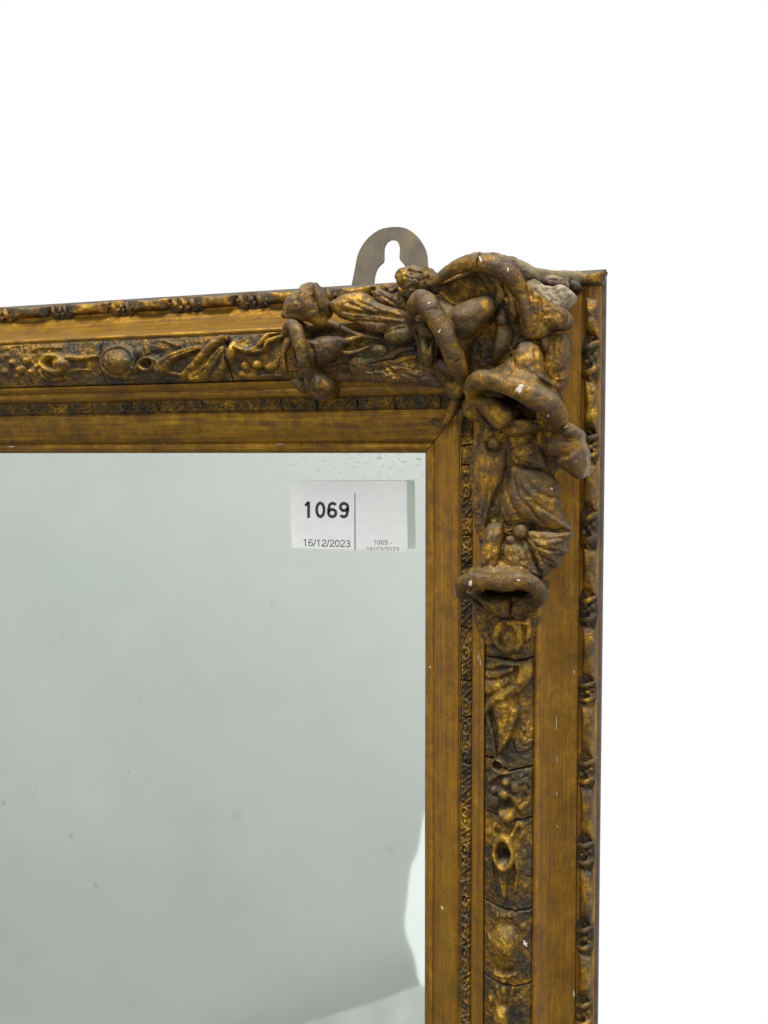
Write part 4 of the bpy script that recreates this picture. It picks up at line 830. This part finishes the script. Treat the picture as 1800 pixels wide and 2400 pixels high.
def glyph(ch, w):
    """strokes of a plain grotesque figure in a box 0.52 wide, 0.72 high, inset by half the stroke"""
    a, b_ = 0.02+w/2, 0.50-w/2; t, c, h = 0.72-w/2, w/2, 0.26; rx = h-a
    if ch == '0': return [arc(h, 0.36, rx, t-0.36, 0, 360, 40)]
    if ch == '1': return [[(0.33-w/2, 0.0), (0.33-w/2, 0.72)], [(0.33-w/2, 0.70), (0.24-w/2, 0.60), (0.10, 0.54)]]
    if ch == '2': return [arc(h, 0.72-w/2-rx*0.92, rx, rx*0.92, 170, -38, 22) + [(0.20, 0.22), (a+0.01, 0.07), (a, c)], [(a-w/2, c), (b_+w/2, c)]]
    if ch == '3': return [arc(h, 0.545, rx*0.9, 0.175-w/2, 165, -80, 20) + [(h-0.06, 0.385)], arc(h, 0.195, rx, 0.195-w/2, 85, -165, 24)]
    if ch in '69':
        g = [arc(h, 0.225, rx, 0.225-w/2, 0, 360, 36), [(a, 0.25), (a+0.005, 0.40), (a+0.05, 0.58)] + arc(h+0.02, 0.72-w/2-0.13, rx*0.85, 0.13, 140, 22, 12)]
        return g if ch == '6' else [[(0.52-x, 0.72-y) for x, y in l] for l in g]
    if ch == '/': return [[(0.0, -0.01), (0.26, 0.73)]]
    if ch == '-': return [[(0.05, 0.26), (0.27, 0.26)]]
    return []
ADV = {'/': 0.28, '-': 0.33, ' ': 0.28}
def text(body, x0, x1, ybase, ycap, slope, w=0.082, clip=False, name='lettering'):
    V, F = [], []; adv = 0.0
    for ch in body:
        for l in glyph(ch, w):
            L_ = np.array(l, float) + np.array([adv, 0]); T = np.gradient(L_, axis=0); T /= np.linalg.norm(T, axis=1)[:,None] + 1e-9
            if len(l) == 3 and ch == '1': w2 = w*0.9
            else: w2 = w
            Nn = np.stack([-T[:,1], T[:,0]], 1)*w2/2; k = len(V)
            for p, q in zip(L_, Nn): V += [p+q, p-q]
            F += [(k+2*i, k+2*i+1, k+2*i+3, k+2*i+2) for i in range(len(L_)-1)]
        adv += ADV.get(ch, 0.555)
    V = np.array(V); mn, mx = V[:,0].min(), V[:,0].max(); x = x0 + (V[:,0]-mn)/(mx-mn)*(x1-x0); y = ybase + V[:,1]/0.72*(ycap-ybase) + slope*(x-x0)
    bm = bmesh.new(); vs = [bm.verts.new((p, q, 0)) for p, q in zip(x, y)]
    for f in F: bm.faces.new([vs[i] for i in f])
    if clip:
        a, b_ = Vector((150, 1048, 0)), Vector((1370, 1083, 0)); d = b_-a
        bmesh.ops.bisect_plane(bm, geom=bm.verts[:]+bm.edges[:]+bm.faces[:], plane_co=a, plane_no=Vector((-d.y, d.x, 0)), clear_outer=True)
    for v in bm.verts:
        q = at(*LC(v.co.x, v.co.y), hL + 0.05); v.co = (q[0]/1000, -q[2]/1000, q[1]/1000)
    me = bpy.data.meshes.new('text'); bm.to_mesh(me); bm.free()
    return link(name, me, lab, [M['ink']])
text('1069', 283, 755, 735, 562, 0.010, 0.135)
text('16/12/2023', 275, 767, 1030, 956, 0.026)
text('1069 -', 1013, 1202, 1016, 966, 0.004, 0.075)
text('16/12/2023', 940, 1280, 1092, 1041, 0.010, 0.075, True)
ln = np.array([at(*LC(x, y), hL+0.05) for x, y in ((812,1073),(822,1073),(820,470),(811,470))])
link('ruled_line', mesh_mm(ln, [(0,1,2,3)], False), lab, [M['ink']])

# ================================================================== what the glass reflects behind the camera, plus added light blockers
def refl(px, py, Y):
    """point at depth Y (m) seen in the glass at a picture point"""
    P = at(px, py, GL-GAP); P = np.array([P[0], -P[2], P[1]])/1000; d = P - CAM; d[1] *= -1
    return P + d*((Y - P[1])/d[1])
def cloth(name, X, Z, Y, material, label, fold, seed):
    """hanging cloth over a grid of (X, Z), with real folds"""
    r, c = X.shape; P = np.stack([X.ravel(), np.full(X.size, Y), Z.ravel()], 1)
    P[:,1] += fold*fbm(np.stack([P[:,0]*1.3+P[:,2]*0.4, P[:,2]*0.5, np.full(len(P), seed)], 1), 3, seed)
    over = np.maximum(P[:,0]-0.8, 0); P[:,0] -= 0.85*over; P[:,1] += 0.98*over          # right end bent forward out of view, added to cut light from the right
    I = np.arange((r-1)*c).reshape(r-1, c)[:, :-1].ravel(); F = np.stack([I, I+1, I+c+1, I+c], 1)
    me = bpy.data.meshes.new(name); me.from_pydata(P.tolist(), [], F.tolist()); me.update()
    o = link(name, me, None, [material]); o['label'] = label
    return o
YB = -1.45
notch = [refl(1012,1860,YB), refl(996,1915,YB), refl(983,1990,YB), refl(966,2030,YB), refl(956,2110,YB), refl(950,2165,YB), refl(958,2205,YB), refl(972,2240,YB), refl(984,2300,YB), refl(1015,2345,YB)]
notch = [(p[0], p[2]) for p in notch]
notch = [tuple(q) for q in catmull(notch, 40)]
nt_ = np.array(notch)[np.argsort([q[1] for q in notch])]; z0, z1 = nt_[0,1], nt_[-1,1]
zz = np.unique(np.concatenate([np.linspace(-1.45, z0-0.0003, 26), np.linspace(z0, z1, 60), np.linspace(z1+0.0003, 2.2, 60)]))
xr = np.where((zz >= z0) & (zz <= z1), np.interp(zz, nt_[:,1], nt_[:,0]), 2.4)
t = np.linspace(0, 1, 120)[None]
bd = cloth('backdrop', np.minimum(np.linspace(-4.0, 2.4, 160)[None], xr[:,None]), np.repeat(zz[:,None], 160, 1), YB, M['cloth'], 'plain grey cloth backdrop reflected in the glass, with an unseen side return added to cut light', 0.018, 3); bd['kind'] = 'structure'
YS = YB + 0.14
low = np.array([refl(x, y, YS)[[0, 2]] for x, y in ((1060,2300),(985,2296),(930,2312),(840,2340),(700,2390),(500,2460),(200,2560),(-300,2720),(-900,2900))])
low = catmull(low, 60); t = np.linspace(0, 1, 16)[:,None]
sh = cloth('dust_sheet', np.repeat(low[None,:,0], 16, 0), low[None,:,1]*(1-t) + (-1.47)*t - 0.001, YS, M['sheet'], 'white dust sheet reflected at the lower right of the glass', 0.07, 9)
sh['category'] = 'sheet'
fl = bpy.data.meshes.new('floor'); fl.from_pydata([(-4.5,-1.40,-1.5),(3,-1.40,-1.5),(3,0.25,-1.5),(-4.5,0.25,-1.5)], [], [(0,1,2,3)]); fl.update()
fo = link('floor', fl, None, [M['floor']]); fo['kind'] = 'structure'  # dark floor out of view, added to block light from below
